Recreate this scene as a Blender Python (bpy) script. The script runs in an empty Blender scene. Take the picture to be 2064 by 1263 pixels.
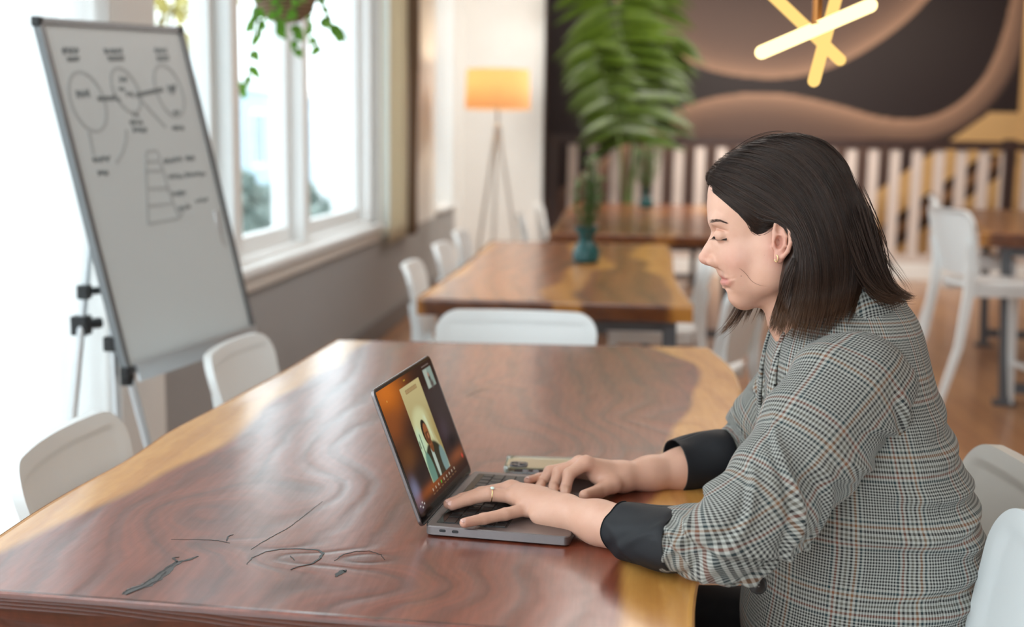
import bpy, bmesh, math, random
import numpy as np
from mathutils import Matrix, Vector
random.seed(7)
RNG = np.random.default_rng(11)
SC = bpy.context.scene
COL = SC.collection

# ------------------------------------------------------------------ camera
FPX, HOR, ROLL, CAMZ, YAW = 2400.0, 285.0, 0.0135, 1.32, 0.0865
PITCH = math.atan((631.5 - HOR) / FPX)

def _basis():
    cy, sy, cp, sp = math.cos(YAW), math.sin(YAW), math.cos(PITCH), math.sin(PITCH)
    rot = lambda v: Vector((v[0]*cy - v[1]*sy, v[0]*sy + v[1]*cy, v[2]))
    fwd, right, up = rot((0, cp, -sp)), rot((1, 0, 0)), rot((0, sp, cp))
    cr, sr = math.cos(ROLL), math.sin(ROLL)
    return fwd, right*cr - (-up)*sr, -(right*sr + (-up)*cr)

CF, CR, CU = _basis()
cam_data = bpy.data.cameras.new('camera')
cam = bpy.data.objects.new('camera', cam_data)
COL.objects.link(cam)
cam.matrix_world = Matrix(((CR.x, CU.x, -CF.x, 0), (CR.y, CU.y, -CF.y, 0), (CR.z, CU.z, -CF.z, CAMZ), (0, 0, 0, 1)))
cam_data.sensor_fit = 'HORIZONTAL'
cam_data.sensor_width = 36.0
cam_data.lens = FPX / 2064 * 36
cam_data.dof.use_dof = True
cam_data.dof.focus_distance = 1.70
cam_data.dof.aperture_fstop = 2.5
cam_data.clip_start = 0.05
SC.camera = cam

# ------------------------------------------------------------------ world and light
world = bpy.data.worlds.new('overcast_sky')
SC.world = world
world.use_nodes = True
wn = world.node_tree.nodes
wn.clear()
w_out = wn.new('ShaderNodeOutputWorld')
w_bg = wn.new('ShaderNodeBackground')
w_bg.inputs['Color'].default_value = (0.86, 0.95, 1.0, 1)
w_bg.inputs['Strength'].default_value = 3.5
world.node_tree.links.new(w_bg.outputs[0], w_out.inputs[0])

def area_light(name, loc, target, sx, sy, power, color):
    d = bpy.data.lights.new(name, 'AREA')
    d.shape = 'RECTANGLE'
    d.size, d.size_y, d.energy, d.color = sx, sy, power, color
    o = bpy.data.objects.new(name, d)
    COL.objects.link(o)
    o.location = loc
    o.rotation_euler = (Vector(target) - Vector(loc)).to_track_quat('-Z', 'Y').to_euler()
    return o

# daylight of the near left window, and an added fill panel behind the camera
area_light('daylight_near_window', (-1.52, 1.3, 1.9), (0.3, 1.9, 0.9), 2.2, 1.8, 30, (0.88, 0.96, 1.0))
area_light('fill_behind_camera', (-1.0, -2.3, 2.1), (0.4, 2.6, 0.8), 2.6, 2.2, 52, (0.84, 0.94, 1.0))  # added fill for the camera side; the wall there has no opening
# added fill panels at ceiling height, no fixtures, warmer towards the mural
area_light('ceiling_fill_far', (1.2, 10.5, 3.1), (1.2, 12.5, 1.0), 2.6, 1.2, 230, (1.0, 0.95, 0.88))
area_light('ceiling_fill_mid', (0.6, 5.8, 3.1), (0.6, 5.8, 0.0), 1.8, 3.0, 66, (1.0, 0.92, 0.86))
area_light('ceiling_fill_right', (2.7, 1.9, 3.1), (1.9, 2.2, 0.0), 1.6, 1.6, 34, (1.0, 0.94, 0.88))  # added to lift the jacket back and the floor at the right
area_light('ceiling_fill_mural', (2.4, 13.3, 3.1), (2.4, 15.5, 1.7), 4.5, 0.5, 46, (1.0, 0.84, 0.66))  # added fill that brightens the mural
area_light('ceiling_fill_corner', (-0.7, 10.6, 3.1), (-1.1, 12.1, 1.2), 0.8, 0.8, 2, (1.0, 0.90, 0.78))

SC.view_settings.view_transform = 'Standard'
SC.view_settings.look = 'None'
SC.view_settings.gamma = 1.0
SC.view_settings.use_curve_mapping = False
SC.view_settings.exposure = 0.0

# ------------------------------------------------------------------ helpers
def ray(px, py):
    """direction through a point measured in the 2064x1263 photograph (used to calibrate real positions)"""
    x, y = px - 1032.0, py - 631.5
    return CF + CR*(x/FPX) - CU*(y/FPX)

def on_y(px, py, Y):
    d = ray(px, py)
    return Vector((0, 0, CAMZ)) + d*(Y/d.y)

def on_z(px, py, Z):
    d = ray(px, py)
    return Vector((0, 0, CAMZ)) + d*((Z-CAMZ)/d.z)

def on_x(px, py, X):
    d = ray(px, py)
    return Vector((0, 0, CAMZ)) + d*(X/d.x)

def link_mesh(name, me, parent=None, loc=None, rotz=0.0):
    o = bpy.data.objects.new(name, me)
    COL.objects.link(o)
    if parent is not None:
        o.parent = parent
    if loc is not None:
        o.location = loc
    if rotz:
        o.rotation_euler = (0, 0, rotz)
    return o

def make_mesh(name, verts, faces, mats=None, smooth=False, uv=None, attrs=None, colors=None, matidx=None):
    me = bpy.data.meshes.new(name)
    v = np.asarray(verts, dtype=np.float32).reshape(-1, 3)
    if isinstance(faces, np.ndarray) and faces.ndim == 2:
        n, k = faces.shape
        me.vertices.add(len(v))
        me.vertices.foreach_set('co', v.ravel())
        me.loops.add(n*k)
        me.loops.foreach_set('vertex_index', faces.astype(np.int32).ravel())
        me.polygons.add(n)
        me.polygons.foreach_set('loop_start', np.arange(0, n*k, k, dtype=np.int32))
        me.polygons.foreach_set('loop_total', np.full(n, k, dtype=np.int32))
        me.update(calc_edges=True)
    else:
        me.from_pydata(v.tolist(), [], [list(map(int, f)) for f in faces])
        me.update()
    if smooth:
        me.polygons.foreach_set('use_smooth', np.ones(len(me.polygons), dtype=bool))
    if uv is not None:
        lay = me.uv_layers.new(name='UVMap')
        idx = np.empty(len(me.loops), dtype=np.int32)
        me.loops.foreach_get('vertex_index', idx)
        lay.data.foreach_set('uv', np.asarray(uv, dtype=np.float32)[idx].ravel())
    for k_, a in (attrs or {}).items():
        at = me.attributes.new(k_, 'FLOAT', 'POINT')
        at.data.foreach_set('value', np.asarray(a, dtype=np.float32).ravel())
    if colors is not None:
        ca = me.color_attributes.new('paint', 'FLOAT_COLOR', 'POINT')
        c4 = np.ones((len(v), 4), dtype=np.float32)
        c4[:, :3] = colors
        ca.data.foreach_set('color', c4.ravel())
    for m in (mats if isinstance(mats, (list, tuple)) else ([mats] if mats else [])):
        me.materials.append(m)
    if matidx is not None:
        me.polygons.foreach_set('material_index', np.asarray(matidx, dtype=np.int32))
    me.validate()
    return me

def mobj(name, verts, faces, mats=None, parent=None, smooth=False, loc=None, rotz=0.0, **kw):
    return link_mesh(name, make_mesh(name, verts, faces, mats, smooth, **kw), parent, loc, rotz)

def thing(name, label, cat, loc=(0, 0, 0), rotz=0.0, group=None):
    o = bpy.data.objects.new(name, None)
    o.empty_display_size = 0.05
    COL.objects.link(o)
    o.location = loc
    o.rotation_euler = (0, 0, rotz)
    return tag(o, label, cat, group)

def tag(o, label, cat, group=None):
    o['label'] = label
    o['category'] = cat
    if group:
        o['group'] = group
    return o

def struct(o):
    o['kind'] = 'structure'
    return o

def dup(root, loc, rotz, label, group=None):
    r = root.copy()
    COL.objects.link(r)
    r.location, r.rotation_euler = loc, (0, 0, rotz)
    r['label'] = label
    if group:
        r['group'] = group
    for ch in list(root.children):
        c = ch.copy()
        COL.objects.link(c)
        c.parent = r
        for g in list(ch.children):
            e = g.copy()
            COL.objects.link(e)
            e.parent = c
    return r

class MB:
    """collects simple solids into one mesh"""
    def __init__(s):
        s.v, s.f = [], []
    def add(s, v, f):
        b = len(s.v)
        s.v += [tuple(p) for p in v]
        s.f += [[i + b for i in q] for q in f]
        return s
    def box(s, lo, hi, bev=0.0):
        lo, hi = np.minimum(lo, hi), np.maximum(lo, hi)
        bev = min(bev, 0.45*float(np.min(hi-lo)))
        if bev <= 0:
            v = [(x, y, z) for z in (lo[2], hi[2]) for y in (lo[1], hi[1]) for x in (lo[0], hi[0])]
            f = [(0, 2, 3, 1), (4, 5, 7, 6), (0, 1, 5, 4), (2, 6, 7, 3), (0, 4, 6, 2), (1, 3, 7, 5)]
            return s.add(v, f)
        bm = bmesh.new()
        bmesh.ops.create_cube(bm, size=1.0)
        c, d = (lo+hi)/2, hi-lo
        for q in bm.verts:
            q.co = Vector((c[0]+q.co.x*d[0], c[1]+q.co.y*d[1], c[2]+q.co.z*d[2]))
        bmesh.ops.bevel(bm, geom=list(bm.edges), offset=bev, segments=2, profile=0.5, affect='EDGES')
        bm.verts.index_update()
        s.add([q.co[:] for q in bm.verts], [[q.index for q in f.verts] for f in bm.faces])
        bm.free()
        return s
    def beam(s, a, b, w, h, up=(0, 0, 1)):
        a, b, up = Vector(a), Vector(b), Vector(up)
        d = (b-a).normalized()
        x = d.cross(up).normalized()
        y = x.cross(d).normalized()
        v = []
        for p in (a, b):
            for sx, sy in ((-1, -1), (1, -1), (1, 1), (-1, 1)):
                v.append(p + x*(sx*w/2) + y*(sy*h/2))
        return s.add([q[:] for q in v], [(3, 2, 1, 0), (4, 5, 6, 7), (0, 1, 5, 4), (1, 2, 6, 5), (2, 3, 7, 6), (3, 0, 4, 7)])
    def tube(s, pts, rad, n=10, caps=True):
        P = [Vector(p) for p in pts]
        R = rad if hasattr(rad, '__len__') else [rad]*len(P)
        t0 = (P[1]-P[0]).normalized()
        ref = Vector((0, 0, 1)) if abs(t0.z) < 0.9 else Vector((1, 0, 0))
        x = t0.cross(ref).normalized()
        v, f = [], []
        for i, p in enumerate(P):
            t = (P[min(i+1, len(P)-1)] - P[max(i-1, 0)]).normalized()
            x = (x - t*x.dot(t)).normalized()
            y = t.cross(x)
            for k in range(n):
                a = 2*math.pi*k/n
                v.append((p + (x*math.cos(a) + y*math.sin(a))*R[i])[:])
        for i in range(len(P)-1):
            for k in range(n):
                k2 = (k+1) % n
                f.append((i*n+k, i*n+k2, (i+1)*n+k2, (i+1)*n+k))
        if caps:
            f.append(tuple(range(n-1, -1, -1)))
            f.append(tuple((len(P)-1)*n+k for k in range(n)))
        return s.add(v, f)
    def lathe(s, prof, n=24, c=(0, 0, 0)):
        v, f = [], []
        for r, z in prof:
            for k in range(n):
                a = 2*math.pi*k/n
                v.append((c[0]+r*math.cos(a), c[1]+r*math.sin(a), c[2]+z))
        for i in range(len(prof)-1):
            for k in range(n):
                k2 = (k+1) % n
                f.append((i*n+k, i*n+k2, (i+1)*n+k2, (i+1)*n+k))
        f.append(tuple(range(n-1, -1, -1)))
        f.append(tuple((len(prof)-1)*n+k for k in range(n)))
        return s.add(v, f)
    def prism(s, poly, axis, a, b):
        """extrude a 2D polygon along an axis; for axis 0 poly is (y,z), 1 (x,z), 2 (x,y)"""
        n = len(poly)
        mk = (lambda p, t: (t, p[0], p[1])) if axis == 0 else (lambda p, t: (p[0], t, p[1])) if axis == 1 else (lambda p, t: (p[0], p[1], t))
        v = [mk(p, a) for p in poly] + [mk(p, b) for p in poly]
        f = [tuple(range(n-1, -1, -1)), tuple(range(n, 2*n))]
        f += [(i, (i+1) % n, n+(i+1) % n, n+i) for i in range(n)]
        return s.add(v, f)
    def obj(s, name, mat, parent=None, smooth=False, loc=None, rotz=0.0, auto=False):
        me = make_mesh(name, s.v, s.f, mat, False)
        bm = bmesh.new()
        bm.from_mesh(me)
        bmesh.ops.recalc_face_normals(bm, faces=bm.faces)
        if smooth:
            for f in bm.faces:
                f.smooth = True
            for e in bm.edges:
                if len(e.link_faces) == 2 and e.calc_face_angle(0) > 0.7:
                    e.smooth = False
        bm.to_mesh(me)
        bm.free()
        return link_mesh(name, me, parent, loc, rotz)

def rounded_rect(cx, cy, w, h, r, n=6):
    out = []
    for (sx, sy, a0) in ((1, 1, 0), (-1, 1, 90), (-1, -1, 180), (1, -1, 270)):
        for k in range(n+1):
            a = math.radians(a0 + 90*k/n)
            out.append((cx + sx*(w/2-r) + r*math.cos(a), cy + sy*(h/2-r) + r*math.sin(a)))
    return out

def smoothstep(a, b, x):
    t = np.clip((x-a)/(b-a), 0, 1)
    return t*t*(3-2*t)

class Wob:
    """cheap smooth noise: a sum of sines"""
    def __init__(s, seed, n=10, dim=2, lo=0.6, hi=2.2):
        r = np.random.default_rng(seed)
        k = r.normal(size=(n, dim))
        k /= np.linalg.norm(k, axis=1, keepdims=True)
        s.k = k*r.uniform(lo, hi, size=(n, 1))*2*np.pi
        s.p = r.uniform(0, 2*np.pi, n)
    def __call__(s, *c):
        out = 0
        for k, p in zip(s.k, s.p):
            out = out + np.sin(sum(ki*ci for ki, ci in zip(k, c)) + p)
        return out/math.sqrt(len(s.p))

# ------------------------------------------------------------------ materials
def srgb(r, g, b):
    f = lambda c: (c/255/12.92) if c/255 <= 0.04045 else ((c/255+0.055)/1.055)**2.4
    return (f(r), f(g), f(b), 1.0)

class NT:
    def __init__(s, name):
        s.m = bpy.data.materials.new(name)
        s.m.use_nodes = True
        s.t = s.m.node_tree
        s.t.nodes.clear()
        s.out = s.t.nodes.new('ShaderNodeOutputMaterial')
    def n(s, kind, **kw):
        nd = s.t.nodes.new(kind)
        for k, v in kw.items():
            if k.startswith('i_'):
                nd.inputs[k[2:].replace('_', ' ')].default_value = v
            else:
                setattr(nd, k, v)
        return nd
    def l(s, a, b):
        s.t.links.new(a, b)
        return s
    def math(s, op, a, b=None, c=None):
        nd = s.t.nodes.new('ShaderNodeMath')
        nd.operation = op
        for i, q in enumerate((a, b, c)):
            if q is None:
                continue
            if isinstance(q, (int, float)):
                nd.inputs[i].default_value = q
            else:
                s.l(q, nd.inputs[i])
        return nd.outputs[0]
    def mix(s, fac, a, b, blend='MIX'):
        nd = s.t.nodes.new('ShaderNodeMix')
        nd.data_type = 'RGBA'
        nd.blend_type = blend
        for sock, q in ((nd.inputs[0], fac), (nd.inputs[6], a), (nd.inputs[7], b)):
            if isinstance(q, (int, float)):
                sock.default_value = q
            elif isinstance(q, tuple):
                sock.default_value = q
            else:
                s.l(q, sock)
        return nd.outputs[2]
    def noise(s, scale, detail=3, rough=0.55, vec=None, dist=0.0):
        nd = s.n('ShaderNodeTexNoise')
        nd.inputs['Scale'].default_value = scale
        nd.inputs['Detail'].default_value = detail
        nd.inputs['Roughness'].default_value = rough
        nd.inputs['Distortion'].default_value = dist
        if vec is not None:
            s.l(vec, nd.inputs['Vector'])
        return nd.outputs['Fac']
    def coords(s, kind='Object', scale=(1, 1, 1)):
        tc = s.n('ShaderNodeTexCoord')
        mp = s.n('ShaderNodeMapping')
        mp.inputs['Scale'].default_value = scale
        s.l(tc.outputs[kind], mp.inputs['Vector'])
        return mp.outputs[0]
    def attr(s, name):
        nd = s.n('ShaderNodeAttribute')
        nd.attribute_name = name
        return nd
    def bsdf(s, color=None, rough=0.5, metal=0.0, **kw):
        nd = s.n('ShaderNodeBsdfPrincipled')
        if isinstance(color, tuple):
            nd.inputs['Base Color'].default_value = color
        elif color is not None:
            s.l(color, nd.inputs['Base Color'])
        if isinstance(rough, (int, float)):
            nd.inputs['Roughness'].default_value = rough
        else:
            s.l(rough, nd.inputs['Roughness'])
        nd.inputs['Metallic'].default_value = metal
        for k, v in kw.items():
            k = k.replace('_', ' ')
            if isinstance(v, (int, float, tuple)):
                nd.inputs[k].default_value = v
            else:
                s.l(v, nd.inputs[k])
        s.l(nd.outputs[0], s.out.inputs[0])
        return nd
    def bump(s, h, strength=0.2, dist=0.002):
        nd = s.n('ShaderNodeBump')
        nd.inputs['Strength'].default_value = strength
        nd.inputs['Distance'].default_value = dist
        s.l(h, nd.inputs['Height'])
        return nd.outputs[0]

def plain(name, rgb, rough=0.5, metal=0.0, var=0.04, nscale=6.0, bump=0.0, **kw):
    """a painted, moulded or cast surface with slight mottling"""
    t = NT(name)
    co = t.coords('Object')
    f = t.noise(nscale, 4, 0.6, co)
    a = tuple(c*(1-var) for c in rgb[:3]) + (1,)
    b = tuple(min(1, c*(1+var)) for c in rgb[:3]) + (1,)
    col = t.mix(f, a, b)
    if bump > 0:
        kw['Normal'] = t.bump(t.noise(nscale*20, 3, 0.6, co), bump, 0.001)
    t.bsdf(col, rough, metal, **kw)
    return t.m

M = {}
M['white_wall'] = plain('white_wall_paint', (0.80, 0.80, 0.78, 1), 0.7)
M['grey_wall'] = plain('grey_wall_paint', srgb(158, 158, 158), 0.65)
M['white_frame'] = plain('white_gloss_paint', (0.84, 0.86, 0.86, 1), 0.35)
M['sill'] = plain('sill_paint', srgb(205, 198, 190), 0.4)
M['ceiling'] = plain('ceiling_paint', (0.78, 0.77, 0.74, 1), 0.8)
M['white_plastic'] = plain('white_moulded_plastic', (0.82, 0.86, 0.87, 1), 0.32, var=0.02, bump=0.03)
M['shaded_white_plastic'] = plain('shaded_white_moulded_plastic', srgb(205, 200, 192), 0.36, var=0.02, bump=0.03)  # white plastic darkened, the sitter's shade put into the colour
M['dark_metal'] = plain('dark_grey_steel', srgb(96, 98, 102), 0.45, 0.6)
M['black_plastic'] = plain('black_plastic', (0.012, 0.013, 0.015, 1), 0.4)
M['alu'] = plain('brushed_aluminium', (0.62, 0.64, 0.66, 1), 0.35, 0.9)
M['space_grey'] = plain('grey_anodised_aluminium', srgb(132, 126, 126), 0.36, 0.85, var=0.02)
M['key'] = plain('black_keycap', (0.022, 0.02, 0.02, 1), 0.38)
M['brown_cloth'] = plain('brown_curtain_cloth', srgb(120, 100, 80), 0.9, nscale=30)
M['baluster'] = plain('pale_painted_baluster', srgb(198, 184, 176), 0.6)
M['dark_wood'] = plain('dark_stained_rail', srgb(52, 34, 30), 0.45)
M['oak'] = plain('light_oak_board', srgb(206, 166, 112), 0.5, var=0.15, nscale=3)
M['tread'] = plain('dark_gap_shade', srgb(70, 48, 36), 0.5)  # dark colour standing in for shade in the stair gaps
M['teal_pot'] = plain('teal_glazed_pot', srgb(18, 78, 80), 0.25, var=0.1)
M['soil'] = plain('potting_soil', srgb(50, 36, 26), 0.9)
M['gold'] = plain('gold_metal', (0.83, 0.60, 0.28, 1), 0.2, 1.0)
M['button'] = plain('black_horn_button', (0.018, 0.016, 0.016, 1), 0.35)
M['navy_lining'] = plain('black_satin_lining', srgb(17, 20, 26), 0.68, var=0.2, nscale=14, bump=0.1)
M['trouser'] = plain('black_trouser_cloth', srgb(15, 16, 20), 0.8, var=0.2, nscale=30)

def leaf_mat(name, a, b, trans=0.25):
    t = NT(name)
    f = t.noise(9.0, 3, 0.6, t.coords('Object'))
    col = t.mix(f, a, b)
    p = t.bsdf(col, 0.4)
    tr = t.n('ShaderNodeBsdfTranslucent')
    t.l(col, tr.inputs[0])
    mx = t.n('ShaderNodeMixShader')
    mx.inputs[0].default_value = trans
    t.l(p.outputs[0], mx.inputs[1])
    t.l(tr.outputs[0], mx.inputs[2])
    t.l(mx.outputs[0], t.out.inputs[0])
    return t.m

M['palm_leaf'] = leaf_mat('palm_leaf', srgb(30, 50, 4), srgb(70, 88, 8), 0.22)
M['pothos_leaf'] = leaf_mat('trailing_vine_leaf', srgb(76, 140, 40), srgb(130, 185, 70), 0.45)
M['sage_leaf'] = leaf_mat('grey_green_leaf', srgb(74, 110, 66), srgb(120, 150, 100), 0.2)
M['stem'] = plain('green_stem', srgb(74, 92, 40), 0.6)
M['shrub_leaf'] = leaf_mat('outdoor_shrub_leaf', srgb(150, 168, 164), srgb(184, 198, 192), 0.3)

def glass_mat(name, tint=(0.96, 0.98, 0.98, 1), gloss=0.06):
    t = NT(name)
    tr = t.n('ShaderNodeBsdfTransparent')
    tr.inputs[0].default_value = tint
    gl = t.n('ShaderNodeBsdfGlossy')
    gl.inputs['Roughness'].default_value = 0.02
    mx = t.n('ShaderNodeMixShader')
    mx.inputs[0].default_value = gloss
    t.l(tr.outputs[0], mx.inputs[1])
    t.l(gl.outputs[0], mx.inputs[2])
    t.l(mx.outputs[0], t.out.inputs[0])
    return t.m
M['glass'] = glass_mat('window_glass')

def cream_mat():
    t = NT('cream_curtain_cloth')
    col = t.mix(t.noise(30, 3, 0.6, t.coords('Object')), srgb(226, 216, 194), srgb(238, 229, 208))
    d, tr, mx = t.n('ShaderNodeBsdfDiffuse'), t.n('ShaderNodeBsdfTranslucent'), t.n('ShaderNodeMixShader')
    t.l(col, d.inputs[0]).l(col, tr.inputs[0])
    mx.inputs[0].default_value = 0.45
    t.l(d.outputs[0], mx.inputs[1]).l(tr.outputs[0], mx.inputs[2]).l(mx.outputs[0], t.out.inputs[0])
    return t.m
M['cream_cloth'] = cream_mat()

def sheer_mat():
    t = NT('sheer_white_curtain')
    w = t.n('ShaderNodeTexWave')
    w.inputs['Scale'].default_value = 140
    t.l(t.coords('Object'), w.inputs['Vector'])
    col = t.mix(w.outputs['Fac'], (0.88, 0.87, 0.86, 1), (0.95, 0.94, 0.93, 1))
    d = t.n('ShaderNodeBsdfDiffuse')
    t.l(col, d.inputs[0])
    tr = t.n('ShaderNodeBsdfTranslucent')
    t.l(col, tr.inputs[0])
    mx = t.n('ShaderNodeMixShader')
    mx.inputs[0].default_value = 0.72
    t.l(d.outputs[0], mx.inputs[1])
    t.l(tr.outputs[0], mx.inputs[2])
    # the open weave lets part of the daylight straight through
    op = t.n('ShaderNodeBsdfTransparent')
    m2 = t.n('ShaderNodeMixShader')
    m2.inputs[0].default_value = 0.38
    t.l(mx.outputs[0], m2.inputs[1])
    t.l(op.outputs[0], m2.inputs[2])
    t.l(m2.outputs[0], t.out.inputs[0])
    return t.m
M['sheer'] = sheer_mat()

def wood_mat(name, heart_a, heart_b, sap_a, sap_b, rough=0.42, coat=1.0, bump=0.36):
    """slab wood: point attributes carry the sapwood zone ('sap') and the growth-ring phase ('ring')"""
    t = NT(name)
    sap, ring, dark = t.attr('sap').outputs['Fac'], t.attr('ring').outputs['Fac'], t.attr('dark').outputs['Fac']
    co = t.coords('Object')
    fib = t.noise(1.0, 6, 0.65, t.coords('Object', (95, 7, 60)))
    blot = t.noise(4.5, 4, 0.6, co, 0.6)
    wig = t.noise(9.0, 3, 0.5, co)
    ph = t.math('ADD', ring, t.math('MULTIPLY', wig, 5.0))
    s1 = t.math('SINE', ph)
    s1 = t.math('POWER', t.math('MULTIPLY_ADD', s1, 0.5, 0.5), 2.2)
    s2 = t.math('MULTIPLY_ADD', t.math('SINE', t.math('MULTIPLY', ph, 3.7)), 0.5, 0.5)
    g = t.math('ADD', t.math('MULTIPLY', s1, 0.38), t.math('MULTIPLY', s2, 0.14))
    g = t.math('ADD', g, t.math('MULTIPLY', t.math('SUBTRACT', fib, 0.5), 0.6))
    g = t.math('ADD', g, t.math('MULTIPLY', t.math('SUBTRACT', blot, 0.38), 0.9))
    gc = t.n('ShaderNodeClamp')
    t.l(g, gc.inputs[0])
    heart = t.mix(gc.outputs[0], heart_b, heart_a)
    sapc = t.mix(gc.outputs[0], sap_b, sap_a)
    col = t.mix(sap, heart, sapc)
    col = t.mix(dark, col, tuple(c*0.35 for c in heart_a[:3]) + (1,))
    h = t.math('ADD', t.math('MULTIPLY', s1, -0.8), t.math('MULTIPLY', fib, 0.10))
    h = t.math('ADD', h, t.math('MULTIPLY', t.noise(14, 2, 0.5, co), 0.9))
    rg = t.math('MULTIPLY_ADD', fib, 0.22, rough-0.1)
    t.bsdf(col, rg, 0.0, Coat_Weight=coat, Coat_Roughness=0.22, Coat_IOR=1.6, Specular_IOR_Level=0.3, Normal=t.bump(h, bump, 0.0022), Coat_Normal=t.bump(h, bump*0.5, 0.0016))
    return t.m
M['redwood'] = wood_mat('redwood_slab', srgb(64, 24, 16), srgb(132, 62, 38), srgb(176, 112, 44), srgb(214, 156, 80))
M['orange_wood'] = wood_mat('orange_slab', srgb(92, 46, 20), srgb(154, 88, 42), srgb(186, 120, 46), srgb(214, 150, 70), 0.34)

def floor_mat():
    t = NT('varnished_plank_floor')
    co = t.coords('Object', (1, 1, 1))
    br = t.n('ShaderNodeTexBrick')
    br.inputs['Scale'].default_value = 1.0
    br.inputs['Brick Width'].default_value = 1.6
    br.inputs['Row Height'].default_value = 0.12
    br.inputs['Mortar Size'].default_value = 0.002
    br.inputs['Color1'].default_value = srgb(196, 146, 102)
    br.inputs['Color2'].default_value = srgb(168, 120, 82)
    br.inputs['Mortar'].default_value = srgb(70, 44, 28)
    mp = t.n('ShaderNodeMapping')
    mp.inputs['Rotation'].default_value = (0, 0, math.pi/2)
    t.l(co, mp.inputs[0])
    t.l(mp.outputs[0], br.inputs['Vector'])
    f = t.noise(1.0, 5, 0.6, t.coords('Object', (40, 2.5, 1)))
    col = t.mix(t.math('MULTIPLY', f, 0.6), br.outputs['Color'], srgb(96, 58, 36))
    t.bsdf(col, 0.28, 0.0, Coat_Weight=0.2, Coat_Roughness=0.15)
    return t.m
M['floor'] = floor_mat()

def paint_mat(name, rough=0.6, emit=0.0):
    t = NT(name)
    c = t.attr('paint').outputs['Color']
    if emit > 0:
        e = t.n('ShaderNodeEmission')
        e.inputs['Strength'].default_value = emit
        t.l(c, e.inputs[0])
        g = t.n('ShaderNodeBsdfGlossy')
        g.inputs['Roughness'].default_value = 0.08
        g.inputs['Color'].default_value = (0.05, 0.05, 0.05, 1)
        ad = t.n('ShaderNodeAddShader')
        t.l(e.outputs[0], ad.inputs[0])
        t.l(g.outputs[0], ad.inputs[1])
        t.l(ad.outputs[0], t.out.inputs[0])
    else:
        t.bsdf(c, rough)
    return t.m
M['mural'] = paint_mat('mural_paint', 0.55)
M['screen'] = paint_mat('lit_laptop_screen', emit=0.9)

def glow_mat(name, rgb, s):
    t = NT(name)
    e = t.n('ShaderNodeEmission')
    e.inputs[0].default_value = rgb
    e.inputs[1].default_value = s
    t.l(e.outputs[0], t.out.inputs[0])
    return t.m
M['tube_glow'] = glow_mat('warm_light_tube', (1.0, 0.64, 0.20, 1), 1.25)
M['tube_glow_bright'] = glow_mat('warm_light_tube_facing', (1.0, 0.78, 0.36, 1), 2.4)
M['bulb_glow'] = glow_mat('warm_bulb', (1.0, 0.76, 0.48, 1), 7.0)

def shade_mat():
    t = NT('linen_lamp_shade')
    col = t.mix(t.noise(60, 2, 0.5, t.coords('Object')), srgb(236, 206, 166), srgb(246, 222, 188))
    d = t.n('ShaderNodeBsdfDiffuse')
    tr = t.n('ShaderNodeBsdfTranslucent')
    t.l(col, d.inputs[0])
    t.l(col, tr.inputs[0])
    mx = t.n('ShaderNodeMixShader')
    mx.inputs[0].default_value = 0.5
    t.l(d.outputs[0], mx.inputs[1])
    t.l(tr.outputs[0], mx.inputs[2])
    t.l(mx.outputs[0], t.out.inputs[0])
    return t.m
M['lamp_shade'] = shade_mat()
# ------------------------------------------------------------------ the room
WX = -1.58                      # inner face of the window wall
def sbox(name, lo, hi, mat, bev=0.0, parent=None):
    o = MB().box(lo, hi, bev).obj(name, mat, parent)
    return struct(o) if parent is None else o

sbox('floor', (-1.9, -3.0, -0.08), (6.8, 16.2, 0.0), M['floor'])
sbox('ceiling', (-1.9, -3.0, 3.2), (6.8, 16.2, 3.3), M['ceiling'])
sbox('wall_right', (6.7, -3.0, 0.0), (6.8, 16.2, 3.2), M['white_wall'])

sbox('wall_front', (-1.9, -3.12, 0.0), (6.8, -3.0, 3.2), M['white_wall'])
# window wall: low grey wall, pier, solid stretch between the two windows, lintel
m = MB()
m.box((WX-0.2, 3.95, 0), (WX, 7.75, 0.74))
m.box((WX-0.2, 7.75, 0), (WX, 10.35, 0.66))
m.box((WX-0.2, 10.35, 0), (WX, 11.55, 0.70))
m.box((WX-0.2, 3.95, 2.95), (WX, 8.50, 3.2))
m.box((WX-0.2, 10.35, 2.95), (WX, 11.55, 3.2))
m.box((WX-0.2, -1.0, 2.95), (WX, 3.56, 3.2))
struct(m.obj('wall_left', M['grey_wall']))
sbox('wall_left_corner', (WX-0.2, 11.55, 0), (WX, 12.1, 3.2), M['white_wall'])
sbox('wall_left_upper', (WX-0.2, 8.50, 0.66), (WX, 10.35, 3.2), M['white_wall'])
sbox('wall_left_pier', (WX-0.22, 3.56, 0), (WX+0.03, 3.95, 3.2), M['white_wall'], 0.006)
sbox('baseboard_left', (WX, 3.95, 0), (WX+0.02, 10.35, 0.13), plain('grey_skirting', srgb(112, 110, 110), 0.5), 0.004)

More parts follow.
